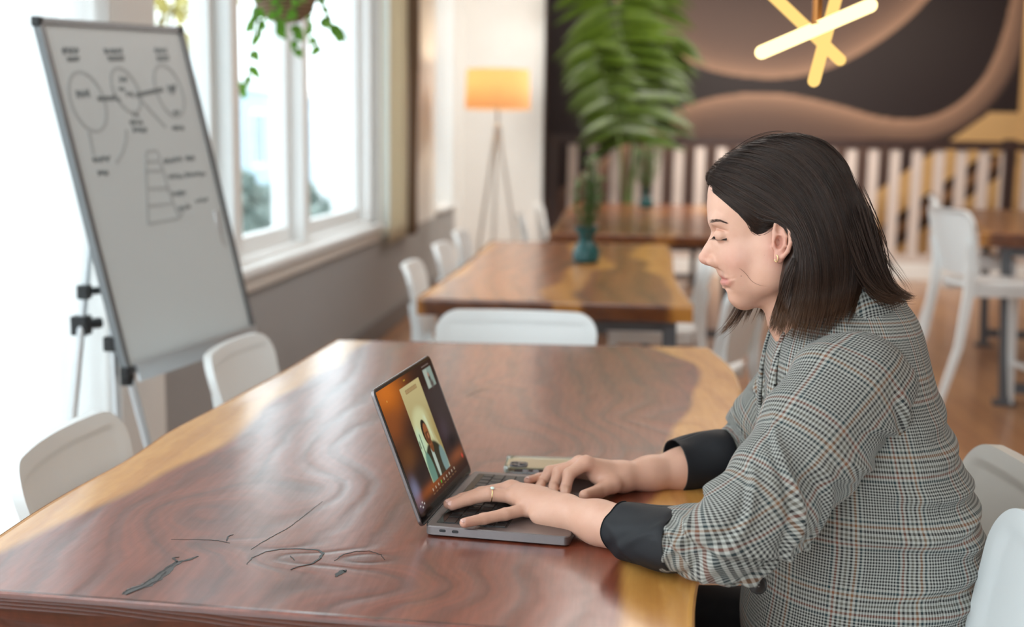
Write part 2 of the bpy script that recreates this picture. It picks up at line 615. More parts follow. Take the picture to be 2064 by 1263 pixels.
def window(name, y0, y1, z0, z1, posts, lean=0.0):
    """frame, mullion posts, an inner sash per opening and its pane"""
    root = MB()
    xo, xi = WX-0.19, WX-0.015
    root.box((xo, y0, z0), (xi, y0+0.09, z1), 0.006)
    root.box((xo, y1-0.10, z0), (xi, y1, z1), 0.006)
    root.box((xo, y0, z1-0.09), (xi, y1, z1), 0.006)
    root.box((xo, y0, z0), (xi, y1, z0+0.06), 0.006)
    o = struct(root.obj(name, M['white_frame']))
    edges = [y0+0.09] + [p for q in posts for p in (q-0.055, q+0.055)] + [y1-0.10]
    for q in posts:
        MB().box((xo, q-0.055, z0+0.06), (xi, q+0.055, z1-0.09), 0.006).obj('mullion', M['white_frame'], o)
    for a, b in zip(edges[0::2], edges[1::2]):
        s = MB()
        xs, xe, t = WX-0.15, WX-0.09, 0.055
        s.box((xs, a, z0+0.06), (xe, a+t, z1-0.09), 0.004)
        s.box((xs, b-t, z0+0.06), (xe, b, z1-0.09), 0.004)
        s.box((xs, a+t, z0+0.06), (xe, b-t, z0+0.06+t*1.4), 0.004)
        s.box((xs, a+t, z1-0.09-t), (xe, b-t, z1-0.09), 0.004)
        so = s.obj('sash', M['white_frame'], o)
        MB().box((WX-0.125, a+t, z0+0.06+t*1.4), (WX-0.117, b-t, z1-0.09-t)).obj('pane', M['glass'], so)
    return o
window('window_1', 3.95, 7.75, 0.74, 2.95, (4.93, 6.06))
window('window_4', 7.75, 8.50, 0.66, 2.95, ())
window('window_2', 10.35, 11.55, 0.70, 2.95, (10.95,))
window('window_3', -0.9, 3.56, 0.02, 2.95, (0.6, 2.1))
sbox('trim_1', (WX-0.02, 3.95, 0.735), (WX+0.05, 7.80, 0.775), M['white_frame'], 0.008)
sbox('trim_2', (WX, 3.95, 0.665), (WX+0.028, 7.80, 0.735), M['sill'], 0.006)
sbox('trim_3', (WX-0.02, 10.35, 0.695), (WX+0.05, 11.55, 0.73), M['white_frame'], 0.008)
sbox('trim_4', (WX, 7.76, 0.74), (WX+0.025, 7.87, 3.2), M['white_frame'], 0.006)

# white end wall with the lamp, dark return, mural wall
sbox('wall_back', (-1.78, 12.1, 0), (-0.80, 12.3, 3.2), M['white_wall'])
sbox('trim_5', (-0.80, 12.08, 0), (-0.765, 12.32, 3.2), M['white_frame'], 0.006)
sbox('baseboard_back', (-1.58, 12.08, 0), (-0.80, 12.1, 0.14), M['white_frame'], 0.004)
sbox('wall_return', (-1.1, 12.3, 0), (-0.94, 15.5, 3.2), plain('brown_paint', srgb(88, 66, 58), 0.6))

# mural: a dark plum wall with two brushed, fading ribbons painted on it
MY = 15.5
def mural():
    x0, x1, z0, z1, n, k = -1.1, 6.8, 0.0, 3.2, 396, 160
    X, Z = np.meshgrid(np.linspace(x0, x1, n), np.linspace(z0, z1, k), indexing='ij')
    col = np.empty(X.shape + (3,))
    col[:] = srgb(40, 27, 30)[:3]
    def curve(pts):
        P = np.array([tuple(on_y(px, py, MY)) for px, py in pts])[:, [0, 2]]
        # smooth by dense Catmull-Rom sampling
        out = []
        for i in range(len(P)-1):
            p0, p1, p2, p3 = P[max(i-1, 0)], P[i], P[i+1], P[min(i+2, len(P)-1)]
            for t in np.linspace(0, 1, 14, endpoint=False):
                out.append(0.5*((2*p1) + (-p0+p2)*t + (2*p0-5*p1+4*p2-p3)*t*t + (-p0+3*p1-3*p2+p3)*t**3))
        out.append(P[-1])
        return np.array(out)
    def signed(C):
        D = np.full(X.shape, 1e9)
        S = np.zeros(X.shape)
        for a, b in zip(C[:-1], C[1:]):
            e = b-a
            L = e @ e + 1e-12
            t = np.clip(((X-a[0])*e[0] + (Z-a[1])*e[1])/L, 0, 1)
            dx, dz = X-(a[0]+t*e[0]), Z-(a[1]+t*e[1])
            d = np.hypot(dx, dz)
            c = e[0]*dz - e[1]*dx
            up = d < D
            D = np.where(up, d, D)
            S = np.where(up, np.sign(c), S)
        return D*S                       # positive on the left of the direction of travel
    mauve, tan, pale = (np.array(srgb(*c)[:3]) for c in ((104, 80, 72), (176, 134, 106), (206, 164, 136)))
    up = signed(curve([(1180, -60), (1260, 20), (1340, 95), (1420, 138), (1520, 157), (1610, 154), (1700, 126), (1790, 72), (1860, 10), (1910, -60), (1930, -140)]))
    lo = signed(curve([(1180, 345), (1290, 268), (1360, 222), (1440, 196), (1520, 187), (1600, 192), (1690, 212), (1780, 236), (1860, 238), (1930, 208), (1985, 150), (2020, 70), (2040, -20), (2050, -120)]))
    brush = 0.12*np.sin(up*60+1.3*X) + 0.08*np.sin(up*131)
    for s, fill, far in ((up, mauve, 0.9), (-lo, mauve*0.95, 1.2)):
        band = smoothstep(-0.004, 0.012, s)
        edge = np.exp(-np.clip(s, 0, None)/0.14)
        c = fill[None, None]*(1-edge[..., None]) + pale[None, None]*edge[..., None]
        c = c*(1 + (brush*edge)[..., None])
        fade = (band*(1 - 0.55*smoothstep(0.25, far*1.6, s)))[..., None]
        if s is up:
            col = col*(1-fade) + c*fade
        else:
            # the lower ribbon: only a band on the right, a filled hill on the left
            hill = smoothstep(3.9, 3.0, X)[..., None]
            ring = smoothstep(0.33, 0.22, s)[..., None]
            f2 = fade*np.maximum(hill, ring)
            col = col*(1-f2) + c*f2
    V = np.stack([X.ravel(), np.full(X.size, 0.0), Z.ravel()], 1)
    i = np.arange(n-1)[:, None]*k + np.arange(k-1)[None]
    F = np.stack([i, i+k, i+k+1, i+1], -1).reshape(-1, 4)
    o = mobj('wall_far', V, F, M['mural'], colors=np.clip(col, 0, 1).reshape(-1, 3), loc=(0, MY, 0))
    return struct(o)
mural()

# raised step behind the tables that carries the railing
PZ = 0.165
sbox('trim_6', (-0.76, 12.15, 0), (6.7, 12.25, PZ), M['white_wall'], 0.004)
sbox('floor_platform', (-0.94, 12.25, 0.0), (6.7, 15.5, PZ), M['floor'])

rl = thing('railing', 'long railing of pale slats under a dark rail before the mural wall', 'railing', (1.6, 12.4, PZ))
rz = lambda x: 1.375 - PZ - 0.012*(x+0.7)/4.7
MB().beam((-2.33, 0, 1.19), (4.6, 0, 1.165), 0.10, 0.085).obj('top_rail', M['dark_wood'], rl)
MB().box((-2.30, -0.05, 0.0), (4.6, 0.05, 0.07), 0.004).obj('bottom_rail', M['baluster'], rl)
bal = None
for k in range(24):
    x = -2.065 + 0.2165*k
    if bal is None:
        bal = MB().box((-0.05, -0.02, 0.07), (0.05, 0.02, 1.135), 0.004).obj('baluster', M['baluster'], rl)
        o = bal
    else:
        o = bal.copy()
        COL.objects.link(o)
    o.location = (x, 0, 0)
for k, x in enumerate((-2.27, 2.29)):
    MB().box((x-0.055, -0.06, 0), (x+0.055, 0.06, 1.24), 0.006).obj('post', M['dark_wood'], rl)

# oak staircase rising to the right behind the railing
st = thing('staircase', 'oak staircase rising to the right behind the pale slat railing', 'stairs', (3.3, 13.6, PZ))
def P13(px, py, Y=13.5):
    v = on_y(px, py, Y)
    return (v.x-3.3, v.z-PZ)
a, b = P13(1500, 572), P13(1992, 230)
sl = (b[1]-a[1])/(b[0]-a[0])
def band(off0, off1, xs, xe):
    return [(xs, a[1]+sl*(xs-a[0])+off0), (xe, a[1]+sl*(xe-a[0])+off0), (xe, a[1]+sl*(xe-a[0])+off1), (xs, a[1]+sl*(xs-a[0])+off1)]
xs, xe = a[0], b[0]
zf = lambda off: a[0] + (-a[1]-off)/sl          # where a band at this offset meets the floor
MB().prism(band(-0.42, 0.0, xs+0.1, xe), 1, -0.12, -0.08).obj('guard_panel', M['oak'], st)
lowx = max(zf(-0.80), xs)
MB().prism([(lowx, 0.0), (xe+0.6, 0.0), (xe+0.6, a[1]+sl*(xe+0.6-a[0])-0.80), (lowx, a[1]+sl*(lowx-a[0])-0.80)], 1, -0.12, -0.08).obj('stringer', M['oak'], st)
MB().prism(band(-0.82, -0.40, max(zf(-0.82), xs)+0.02, xe+0.3), 1, -0.06, -0.02).obj('gap_shade_band', M['tread'], st)  # added dark sheet: shade between the treads put into its colour
MB().prism(band(-0.66, -0.56, max(zf(-0.66), xs)+0.02, xe+0.3), 1, -0.09, -0.061).obj('side_strip', plain('brown_stair_strip', srgb(140, 104, 72), 0.5), st)
MB().prism([(xe, b[1]-0.44), (xe+1.6, b[1]-0.44), (xe+1.6, b[1]+0.02), (xe, b[1]+0.02)], 1, -0.12, -0.08).obj('landing_panel', M['oak'], st)
MB().box((xe+0.34, -0.14, 0.0), (xe+0.46, -0.02, 3.0-PZ), 0.005).obj('post', M['oak'], st)
for k in range(16):
    x = xs + 0.10 + 0.27*k
    z = a[1]+sl*(x+0.13-a[0]) - 0.62
    if 0.05 < z and x < xe+0.2:
        MB().box((x, -0.018, z-0.03), (x+0.30, 0.80, z+0.03), 0.004).obj('tread', plain('brown_stair_tread', srgb(132, 96, 66), 0.5) if k == 0 else bpy.data.materials.get('brown_stair_tread') or plain('brown_stair_tread', srgb(132, 96, 66), 0.5), st)

# ------------------------------------------------------------------ curtains
def drape(name, y0, y1, x, z0, z1, mat, folds, amp, label, cat, cross=None):
    n, k = folds*10, 24
    t = np.linspace(0, 1, n)
    zz = np.linspace(z0, z1, k)
    V, F = [], []
    for s_ in (0, 1):
        for i in range(n):
            for j in range(k):
                a_ = amp*(0.75+0.25*math.sin(3*zz[j]+i*0.05))
                xo = a_*math.sin(2*math.pi*folds*t[i]) + 0.35*a_*math.sin(2*math.pi*folds*0.37*t[i]+1.2)
                V.append((x+xo+0.004*s_, y0+(y1-y0)*t[i]+0.3*a_*math.sin(4*math.pi*folds*t[i]), zz[j]))
    N = n*k
    for i in range(n-1):
        for j in range(k-1):
            q = (i*k+j, (i+1)*k+j, (i+1)*k+j+1, i*k+j+1)
            F.append(q)
            F.append(tuple(N+v for v in q[::-1]))
    for i in range(n-1):
        for j in (0, k-1):
            F.append((i*k+j, N+i*k+j, N+(i+1)*k+j, (i+1)*k+j))
    c = (x, (y0+y1)/2, z0)
    V = [(v[0]-c[0], v[1]-c[1], v[2]-c[2]) for v in V]
    o = mobj(name, V, F, mat, smooth=True, loc=c)
    return tag(o, label, cat)
drape('curtain', 7.80, 8.48, WX+0.075, 0.64, 3.1, M['cream_cloth'], 5, 0.016, 'cream curtain hanging at the far end of the big window', 'curtain')
drape('curtain', 8.50, 8.82, WX+0.085, 0.64, 3.1, M['brown_cloth'], 4, 0.026, 'brown curtain hanging just beyond the cream curtain', 'curtain')
drape('sheer_curtain', 0.2, 3.50, WX+0.06, 0.012, 2.9, M['sheer'], 16, 0.022, 'white sheer curtain glowing with daylight behind the whiteboard', 'curtain')

# ------------------------------------------------------------------ outside the windows
sbox('ground', (-60, -30, -0.5), (-1.9, 90, -0.35), plain('pale_pavement', (0.55, 0.57, 0.58, 1), 0.8))
def facade(name, x, y0, y1, h, mat, label, rows, cols):
    r = thing(name, label, 'building', (x, (y0+y1)/2, -0.35))
    w = (y1-y0)/2
    MB().box((-3.0, -w, 0), (0, w, h), 0.02).obj('wall', mat, r)
    MB().box((-3.1, -w-0.1, h), (0.15, w+0.1, h+0.25), 0.02).obj('cornice', M['white_frame'], r)
    f0 = p0 = None
    for i in range(cols):
        for j in range(rows):
            y = -w + (i+0.5)*2*w/cols
            z = 0.9 + j*2.6
            if f0 is None:
                f0 = MB().box((0, -0.55, 0), (0.06, 0.55, 1.5), 0.01).obj('window', M['white_frame'], r)
                p0 = MB().box((0.05, -0.45, 0.1), (0.08, 0.45, 1.4)).obj('pane', plain('dark_window_glass', srgb(96, 120, 138), 0.1), f0)
                fo = f0
            else:
                fo = f0.copy()
                COL.objects.link(fo)
                po = p0.copy()
                COL.objects.link(po)
                po.parent = fo
            fo.location = (0, y, z)
facade('building', -9.5, 25.0, 37.0, 2.9, plain('blue_grey_render', srgb(176, 196, 208), 0.8), 'low blue grey building seen across the street through the window', 1, 5)

def bush(name, c, r, h, n, mat, label, seed, stem=0.3):
    g = np.random.default_rng(seed)
    root = thing(name, label, 'shrub', c)
    V, F = [], []
    for _ in range(n):
        d = g.normal(size=3)
        d /= np.linalg.norm(d)
        p = np.array([d[0]*r, d[1]*r, stem + h/2 + d[2]*h/2])*1.0
        p[:2] *= g.uniform(0.35, 1)
        u = g.normal(size=3); u /= np.linalg.norm(u)
        w = np.cross(u, g.normal(size=3)); w /= np.linalg.norm(w)
        s_ = g.uniform(0.05, 0.11)
        b = len(V)
        V += [tuple(p-u*s_), tuple(p+w*s_*0.5), tuple(p+u*s_), tuple(p-w*s_*0.5)]
        F.append((b, b+1, b+2, b+3))
    o = mobj('foliage', V, F, mat, root)
    o['kind'] = 'stuff'
    m_ = MB()
    for k in range(5):
        a_ = 2*math.pi*k/5
        m_.tube([(0.03*math.cos(a_), 0.03*math.sin(a_), 0), (0.3*r*math.cos(a_), 0.3*r*math.sin(a_), stem+0.3*h), (0.6*r*math.cos(a_), 0.6*r*math.sin(a_), stem+0.7*h)], [0.02, 0.014, 0.006], 6)
    m_.obj('stem', plain('bark', srgb(96, 84, 74), 0.9), root)
bush('shrub', (-2.75, 8.3, -0.35), 0.38, 1.15, 900, M['shrub_leaf'], 'grey green shrub outside the middle pane of the big window', 3)
bush('shrub', (-2.9, 10.4, -0.35), 0.42, 1.0, 900, M['shrub_leaf'], 'grey green shrub outside the right pane of the big window', 4)
bush('street_tree', (-3.6, 8.9, -0.35), 0.75, 1.5, 700, leaf_mat('yellowing_leaf', srgb(170, 165, 90), srgb(220, 200, 130), 0.4), 'yellow green tree outside the leftmost pane of the big window', 5, 2.1)
# ------------------------------------------------------------------ slab tables
def slab_table(name, label, loc, left, right, y0, y1, top, mat, sapf, ringf, legs, thick=0.062, res=0.012, grp=None, rotz=0.0, front_skew=0.0, back_skew=0.0, dark=None, legtop=0.52, round_back=None):
    """left/right: functions y -> x of the live edges; a closed solid with a dense top; legs: (x,y) pairs at the foot"""
    r = thing(name, label, 'table', loc, rotz, grp)
    ny = max(12, int((y1-y0)/res))
    nx = max(12, int(1.0/res))
    s_ = np.linspace(0, 1, nx)
    V, sap, ring, dk = [], [], [], []
    T, S = np.meshgrid(np.linspace(0, 1, ny), s_, indexing='ij')
    # the end cuts are oblique
    ya = y0 + front_skew*(S-0.5)
    yb = y1 + back_skew*(S-0.5)
    Y = ya + (yb-ya)*T
    L, R = left(Y), right(Y)
    X = L + (R-L)*S
    rows = [(X, Y, np.full_like(X, top))]
    # round the upper arris a little, then let the live edge undercut
    def ring_of(A):
        return np.concatenate([A[0, :], A[1:, -1], A[-1, -2::-1], A[-2:0:-1, 0]])
    bx, by = ring_of(X), ring_of(Y)
    cx, cy = bx.mean(), by.mean()
    # outward direction: x on the long sides, y on the end cuts
    n0 = nx
    ox = np.zeros_like(bx); oy = np.zeros_like(bx)
    n1 = ny-1
    oy[:nx] = -1; ox[nx:nx+n1] = 1; oy[nx+n1:nx+n1+nx-1] = 1; ox[nx+n1+nx-1:] = -1
    wb = Wob(5, 8, 2, 0.5, 2.5)(bx*3, by*3)
    profs = [(0.003, -0.0025), (0.005, -0.008), (0.004, -0.022), (-0.002, -0.04), (-0.008, -thick)]
    Vt = np.stack([X.ravel(), Y.ravel(), np.full(X.size, top)], 1)
    rim = []
    for k_, (o_, dz) in enumerate(profs):
        w_ = 0.012*wb*(k_/4)*(np.abs(ox)) - 0.03*(k_/4)**1.5*np.abs(ox)
        rim.append(np.stack([bx + ox*(o_+w_), by + oy*o_*0.6, np.full_like(bx, top+dz)], 1))
    V = np.concatenate([Vt] + rim)
    idx = np.arange(ny*nx).reshape(ny, nx)
    F = [np.stack([idx[:-1, :-1], idx[:-1, 1:], idx[1:, 1:], idx[1:, :-1]], -1).reshape(-1, 4)]
    rid = ring_of(idx)
    N, base = len(bx), ny*nx
    prev = rid
    for k_ in range(len(profs)):
        cur = base + k_*N + np.arange(N)
        F.append(np.stack([prev, cur, np.roll(cur, -1), np.roll(prev, -1)], -1)[:, ::-1])
        prev = cur
    # bottom: quads between the two long sides
    bot = prev
    Ls = np.concatenate([bot[:1], bot[nx+n1+nx-1:][::-1], bot[nx+n1+nx-2:nx+n1+nx-1]])
    Rs = np.concatenate([bot[nx-1:nx], bot[nx:nx+n1]])
    q = min(len(Ls), len(Rs))
    F.append(np.stack([Ls[:q-1], Ls[1:q], Rs[1:q], Rs[:q-1]], -1))
    F = np.concatenate(F)
    sx = sapf(V[:, 0], V[:, 1], left(V[:, 1]), right(V[:, 1]))
    rg = ringf(V[:, 0], V[:, 1], V[:, 2]-top)
    dkv = dark(V[:, 0], V[:, 1]) if dark else np.zeros(len(V))
    # the cut ends drink the varnish and stay darker in the heartwood
    for k_ in range(1, len(profs)):
        s_0 = base + k_*N
        dkv[s_0:s_0+N] = np.maximum(dkv[s_0:s_0+N], 0.62*np.abs(oy)*(1-0.75*sx[s_0:s_0+N]))
    o = mobj('tabletop', V, F.astype(np.int64), mat, r, True, attrs={'sap': sx, 'ring': rg, 'dark': dkv})
    o.data.polygons.foreach_set('use_smooth', np.arange(len(F)) < (ny-1)*(nx-1))
    for (fx, fy, tx, ty) in legs:
        MB().beam((fx, fy, 0.012), (tx, ty, top-thick+0.001), 0.09, 0.05, (1, 0, 0)).box((fx-0.06, fy-0.06, 0), (fx+0.06, fy+0.06, 0.014), 0.004).obj('leg', M['dark_metal'], r)
    for (a_, b_) in ((0, 1), (2, 3)):
        la, lb = legs[a_], legs[b_]
        MB().beam((la[2], la[3], top-thick-0.03), (lb[2], lb[3], top-thick-0.03), 0.06, 0.055).obj('cross_bar', M['dark_metal'], r)
        MB().beam((la[0]*0.93+la[2]*0.07, la[1]*0.93+la[3]*0.07, 0.09), (lb[0]*0.93+lb[2]*0.07, lb[1]*0.93+lb[3]*0.07, 0.09), 0.05, 0.05).obj('stretcher', M['dark_metal'], r)
    return r

def spl(pts):
    P = np.array(sorted(pts))
    def f(y):
        y = np.asarray(y, dtype=float)
        a = np.interp(y, P[:, 0], P[:, 1])
        for d in (0.04, 0.08):
            a = 0.5*a + 0.25*(np.interp(y-d, P[:, 0], P[:, 1]) + np.interp(y+d, P[:, 0], P[:, 1]))
        return a
    return f

# --- the big redwood table in front (world x/y measured on its top plane)
T1L = spl([(1.2, -0.862), (1.575, -0.872), (1.742, -0.877), (1.93, -0.862), (2.03, -0.852), (2.16, -0.866), (2.38, -0.845), (2.82, -0.812), (3.34, -0.79), (3.6, -0.785)])
T1R = spl([(1.1, 0.09), (1.35, 0.10), (1.5, 0.112), (1.66, 0.142), (1.9, 0.18), (2.2, 0.225), (2.54, 0.272), (2.70, 0.298), (2.84, 0.305), (3.0, 0.306), (3.1, 0.302), (3.2, 0.288), (3.34, 0.268), (3.5, 0.24)])
W1, W2 = Wob(21, 9, 2, 0.25, 0.9), Wob(22, 9, 2, 0.8, 2.0)
SAPL = spl([(1.2, -0.86), (1.5, -0.845), (1.75, -0.78), (1.95, -0.735), (2.1, -0.715), (2.3, -0.74), (2.6, -0.73), (3.0, -0.70), (3.4, -0.68)])
_b = [on_z(*p, 0.75) for p in ((1245, 1263), (1252, 1180), (1262, 1110), (1290, 1050), (1330, 960), (1345, 900), (1368, 840), (1400, 800), (1412, 765), (1405, 740), (1372, 722), (1330, 708))]
SAPR = spl([(1.1, 0.0)] + [(v.y, v.x) for v in _b] + [(3.6, 0.02)])
def t1_sap(x, y, l, r):
    w = 0.012*W2(x*2, y*2)
    a = smoothstep(-0.01, 0.02, SAPL(y)+w - x)
    b = smoothstep(-0.008, 0.010, x - SAPR(y) - w*0.6)
    return np.clip(np.maximum(a, b), 0, 1)
KN = []
for (px, py, A, rx, ry) in ((395, 1030, 9, 0.09, 0.12), (590, 1125, 10, 0.07, 0.035), (735, 1125, 8, 0.045, 0.03), (1110, 900, -12, 0.13, 0.16), (965, 790, 6, 0.05, 0.05), (1010, 770, 7, 0.08, 0.05),
                            (1370, 735, -6, 0.05, 0.09), (460, 1100, 6, 0.06, 0.03), (820, 1180, -8, 0.1, 0.06), (700, 900, 7, 0.10, 0.18), (640, 985, -6, 0.07, 0.10), (1290, 840, 9, 0.12, 0.12)):
    v = on_z(px, py, 0.75)
    KN.append((v.x, v.y, A, rx, ry))
def t1_ring(x, y, dz):
    ph = 2*np.pi*(x*13 + 0.9*W1(x*0.9, y*0.55) + 0.22*W2(x*1.2, y*0.8)) + dz*120
    for kx, ky, A, rx, ry in KN:
        ph = ph + A*np.exp(-((x-kx)/rx)**2 - ((y-ky)/ry)**2)
    # the front cut shows arcs of end grain
    end = smoothstep(1.45, 1.33, y)*smoothstep(-0.002, -0.01, dz)
    arc = 2*np.pi*46*np.hypot((x+0.33)*0.75, dz-0.10)
    return ph*(1-end) + arc*end
def t1_dark(x, y):
    d = np.zeros_like(x)
    for px, py, rx, ry, a in ((430, 1098, 0.05, 0.018, 0.5), (590, 1128, 0.055, 0.03, 0.28), (735, 1128, 0.04, 0.022, 0.4), (960, 788, 0.03, 0.05, 0.45), (1310, 905, 0.07, 0.035, 0.45), (1370, 735, 0.03, 0.03, 0.4), (640, 1185, 0.10, 0.02, 0.25), (330, 1170, 0.07, 0.03, 0.2)):
        v = on_z(px, py, 0.75)
        d = np.maximum(d, a*np.exp(-((x-v.x)/rx)**2 - ((y-v.y)/ry)**2))
    return d
t1loc = Vector((-0.3, 2.35, 0))
sh = lambda f: (lambda y: f(np.asarray(y)+t1loc.y) - t1loc.x)
table1 = slab_table('dining_table', 'large glossy redwood slab table with pale live edges, under the laptop', t1loc,
    sh(T1L), sh(T1R), 1.352-t1loc.y, 3.335-t1loc.y, 0.75, M['redwood'],
    lambda x, y, l, r: t1_sap(x+t1loc.x, y+t1loc.y, l, r), lambda x, y, dz: t1_ring(x+t1loc.x, y+t1loc.y, dz),
    [(-0.38, -0.85, -0.36, -0.80), (0.22, -0.85, 0.20, -0.80), (-0.36, 0.53, -0.34, 0.50), (0.42, 0.53, 0.40, 0.50)], 0.072, 0.0075, None, 0.0, -0.06, 0.045,
    dark=lambda x, y: t1_dark(x+t1loc.x, y+t1loc.y))

# natural cracks and a bark pocket: thin dark resin fills lying in the top
M['crack'] = plain('dark_resin_fill', (0.012, 0.010, 0.010, 1), 0.25)
M['bark_fill'] = plain('grey_bark_fill', srgb(74, 72, 72), 0.3, var=0.35, nscale=60, bump=0.3)
def crack(pts, widths, mat='crack', lift=0.0004):
    P = [on_z(*p, 0.75) for p in pts]
    # densify
    Q, Wd = [], []
    for i in range(len(P)-1):
        for t in np.linspace(0, 1, 6, endpoint=False):
            Q.append(P[i].lerp(P[i+1], t) + Vector((random.uniform(-1, 1), random.uniform(-1, 1), 0))*0.0008)
            Wd.append(widths[i]*(1-t)+widths[i+1]*t)
    Q.append(P[-1]); Wd.append(widths[-1])
    V, F = [], []
    for i, q in enumerate(Q):
        t = (Q[min(i+1, len(Q)-1)]-Q[max(i-1, 0)])
        t.z = 0
        n = Vector((-t.y, t.x, 0)).normalized()
        w = Wd[i]*random.uniform(0.75, 1.25)/2
        for s_, z in ((1, lift), (-1, lift), (-1, -0.004), (1, -0.004)):
            p = q + n*(w*s_) - t1loc
            V.append((p.x, p.y, 0.75+z))
    for i in range(len(Q)-1):
        a_ = 4*i
        for k in range(4):
            k2 = (k+1) % 4
            F.append((a_+k, a_+k2, a_+4+k2, a_+4+k))
    F.append((3, 2, 1, 0)); n_ = 4*(len(Q)-1); F.append((n_, n_+1, n_+2, n_+3))
    mb = MB().add(V, F)
    return mb.obj('crack' if mat == 'crack' else 'bark_pocket', M[mat], table1)
mm = 0.001
crack([(250, 1197), (270, 1187), (300, 1176), (332, 1156), (352, 1138), (378, 1127), (400, 1120)], [6*mm, 16*mm, 17*mm, 11*mm, 5*mm, 4*mm, 1*mm], 'bark_fill', 0.0003)
crack([(246, 1198), (256, 1189), (285, 1180), (312, 1162), (340, 1142), (356, 1132), (350, 1124), (362, 1122)], [2*mm, 2.5*mm, 2*mm, 3*mm, 5*mm, 4*mm, 3*mm, 1*mm])
crack([(256, 1198), (284, 1186), (318, 1170), (334, 1152)], [2*mm, 1.5*mm, 1.5*mm, 2*mm], lift=0.0006)
crack([(356, 1132), (378, 1129), (400, 1121)], [4*mm, 5*mm, 1*mm])
crack([(497, 1138), (508, 1124), (535, 1112), (565, 1106), (600, 1105), (640, 1108), (651, 1114)], [1*mm, 1.5*mm, 2*mm, 3*mm, 3*mm, 4*mm, 5*mm])
crack([(651, 1114), (645, 1125), (628, 1136), (600, 1142), (586, 1148)], [4*mm, 3*mm, 2.5*mm, 2*mm, 1.5*mm], lift=0.0006)
crack([(674, 1130), (690, 1118), (715, 1111), (745, 1110), (768, 1118), (776, 1128)], [1*mm, 1.5*mm, 2*mm, 1.5*mm, 1*mm, 0.8*mm])
crack([(677, 1162), (684, 1156), (692, 1151), (698, 1149)], [2*mm, 9*mm, 9*mm, 3*mm])
crack([(505, 1107), (545, 1083), (580, 1064), (612, 1040), (650, 1010)], [0.8*mm, 1.4*mm, 1.2*mm, 1.0*mm, 0.6*mm])
crack([(345, 1087), (400, 1087), (440, 1089), (463, 1094)], [0.7*mm, 1*mm, 1.3*mm, 1.6*mm])
crack([(456, 1090), (460, 1080), (470, 1077)], [2*mm, 2*mm, 1*mm], lift=0.0006)
crack([(585, 1120), (594, 1129)], [1.5*mm, 1*mm])
crack([(940, 800), (960, 789), (985, 782)], [1.5*mm, 3*mm, 1.2*mm])

# --- the two tables behind it
def side(c, amp, seed):
    w = Wob(seed, 6, 1, 0.15, 0.5)
    return lambda y: c + amp*w(np.asarray(y, dtype=float))
def t2_sap(x, y, l, r):
    w = 0.03*W2(x*1.5, y*1.2)
    a = smoothstep(0.0, 0.03, l+0.05+w-x)
    b = smoothstep(0.0, 0.03, x-r+0.13+w + 0.08*np.sin(y*2.2))
    c = smoothstep(0.07, 0.045, np.abs(x-0.06-0.06*np.sin(y*3.1+1)-w))
    return np.clip(np.maximum(np.maximum(a, b), c*0.9), 0, 1)
t2_ring = lambda x, y, dz: 2*np.pi*(x*9 + 0.8*W1(x, y*0.7)) + 60*dz
slab_table('dining_table', 'orange brown slab table in the middle, with a teal pot on it', (-0.215, 5.5, 0), side(-0.495, 0.010, 1), side(0.495, 0.022, 2), -1.24, 1.34, 0.75, M['orange_wood'],
    t2_sap, t2_ring, [(-0.40, -1.10, -0.42, -1.07), (0.43, -1.10, 0.42, -1.07), (-0.40, 1.05, -0.37, 1.0), (0.40, 1.05, 0.37, 1.0)], 0.064, 0.02, front_skew=-0.03)
slab_table('dining_table', 'orange brown slab table farthest back, before the pale slat railing', (0.22, 9.7, 0), side(-0.64, 0.012, 3), side(0.64, 0.02, 4), -2.2, 1.72, 0.75, M['orange_wood'],
    lambda x, y, l, r: t2_sap(x, y, l, r)*0.55, t2_ring, [(-0.5, -1.9, -0.5, -1.85), (0.5, -1.9, 0.5, -1.85), (-0.5, 1.5, -0.5, 1.45), (0.5, 1.5, 0.5, 1.45)], 0.064, 0.03)
# counter-height table at the right
ct = slab_table('counter_table', 'tall counter table of orange wood at the right behind the woman', (2.55, 7.15, 0), side(-0.50, 0.02, 5), side(0.55, 0.02, 6), -1.15, 1.35, 0.90, M['orange_wood'],
    t2_sap, t2_ring, [(-0.30, -0.97, -0.34, -0.93), (0.36, -0.97, 0.33, -0.93), (-0.30, 0.98, -0.34, 0.94), (0.36, 0.98, 0.33, 0.94)], 0.07, 0.03, rotz=-0.235)

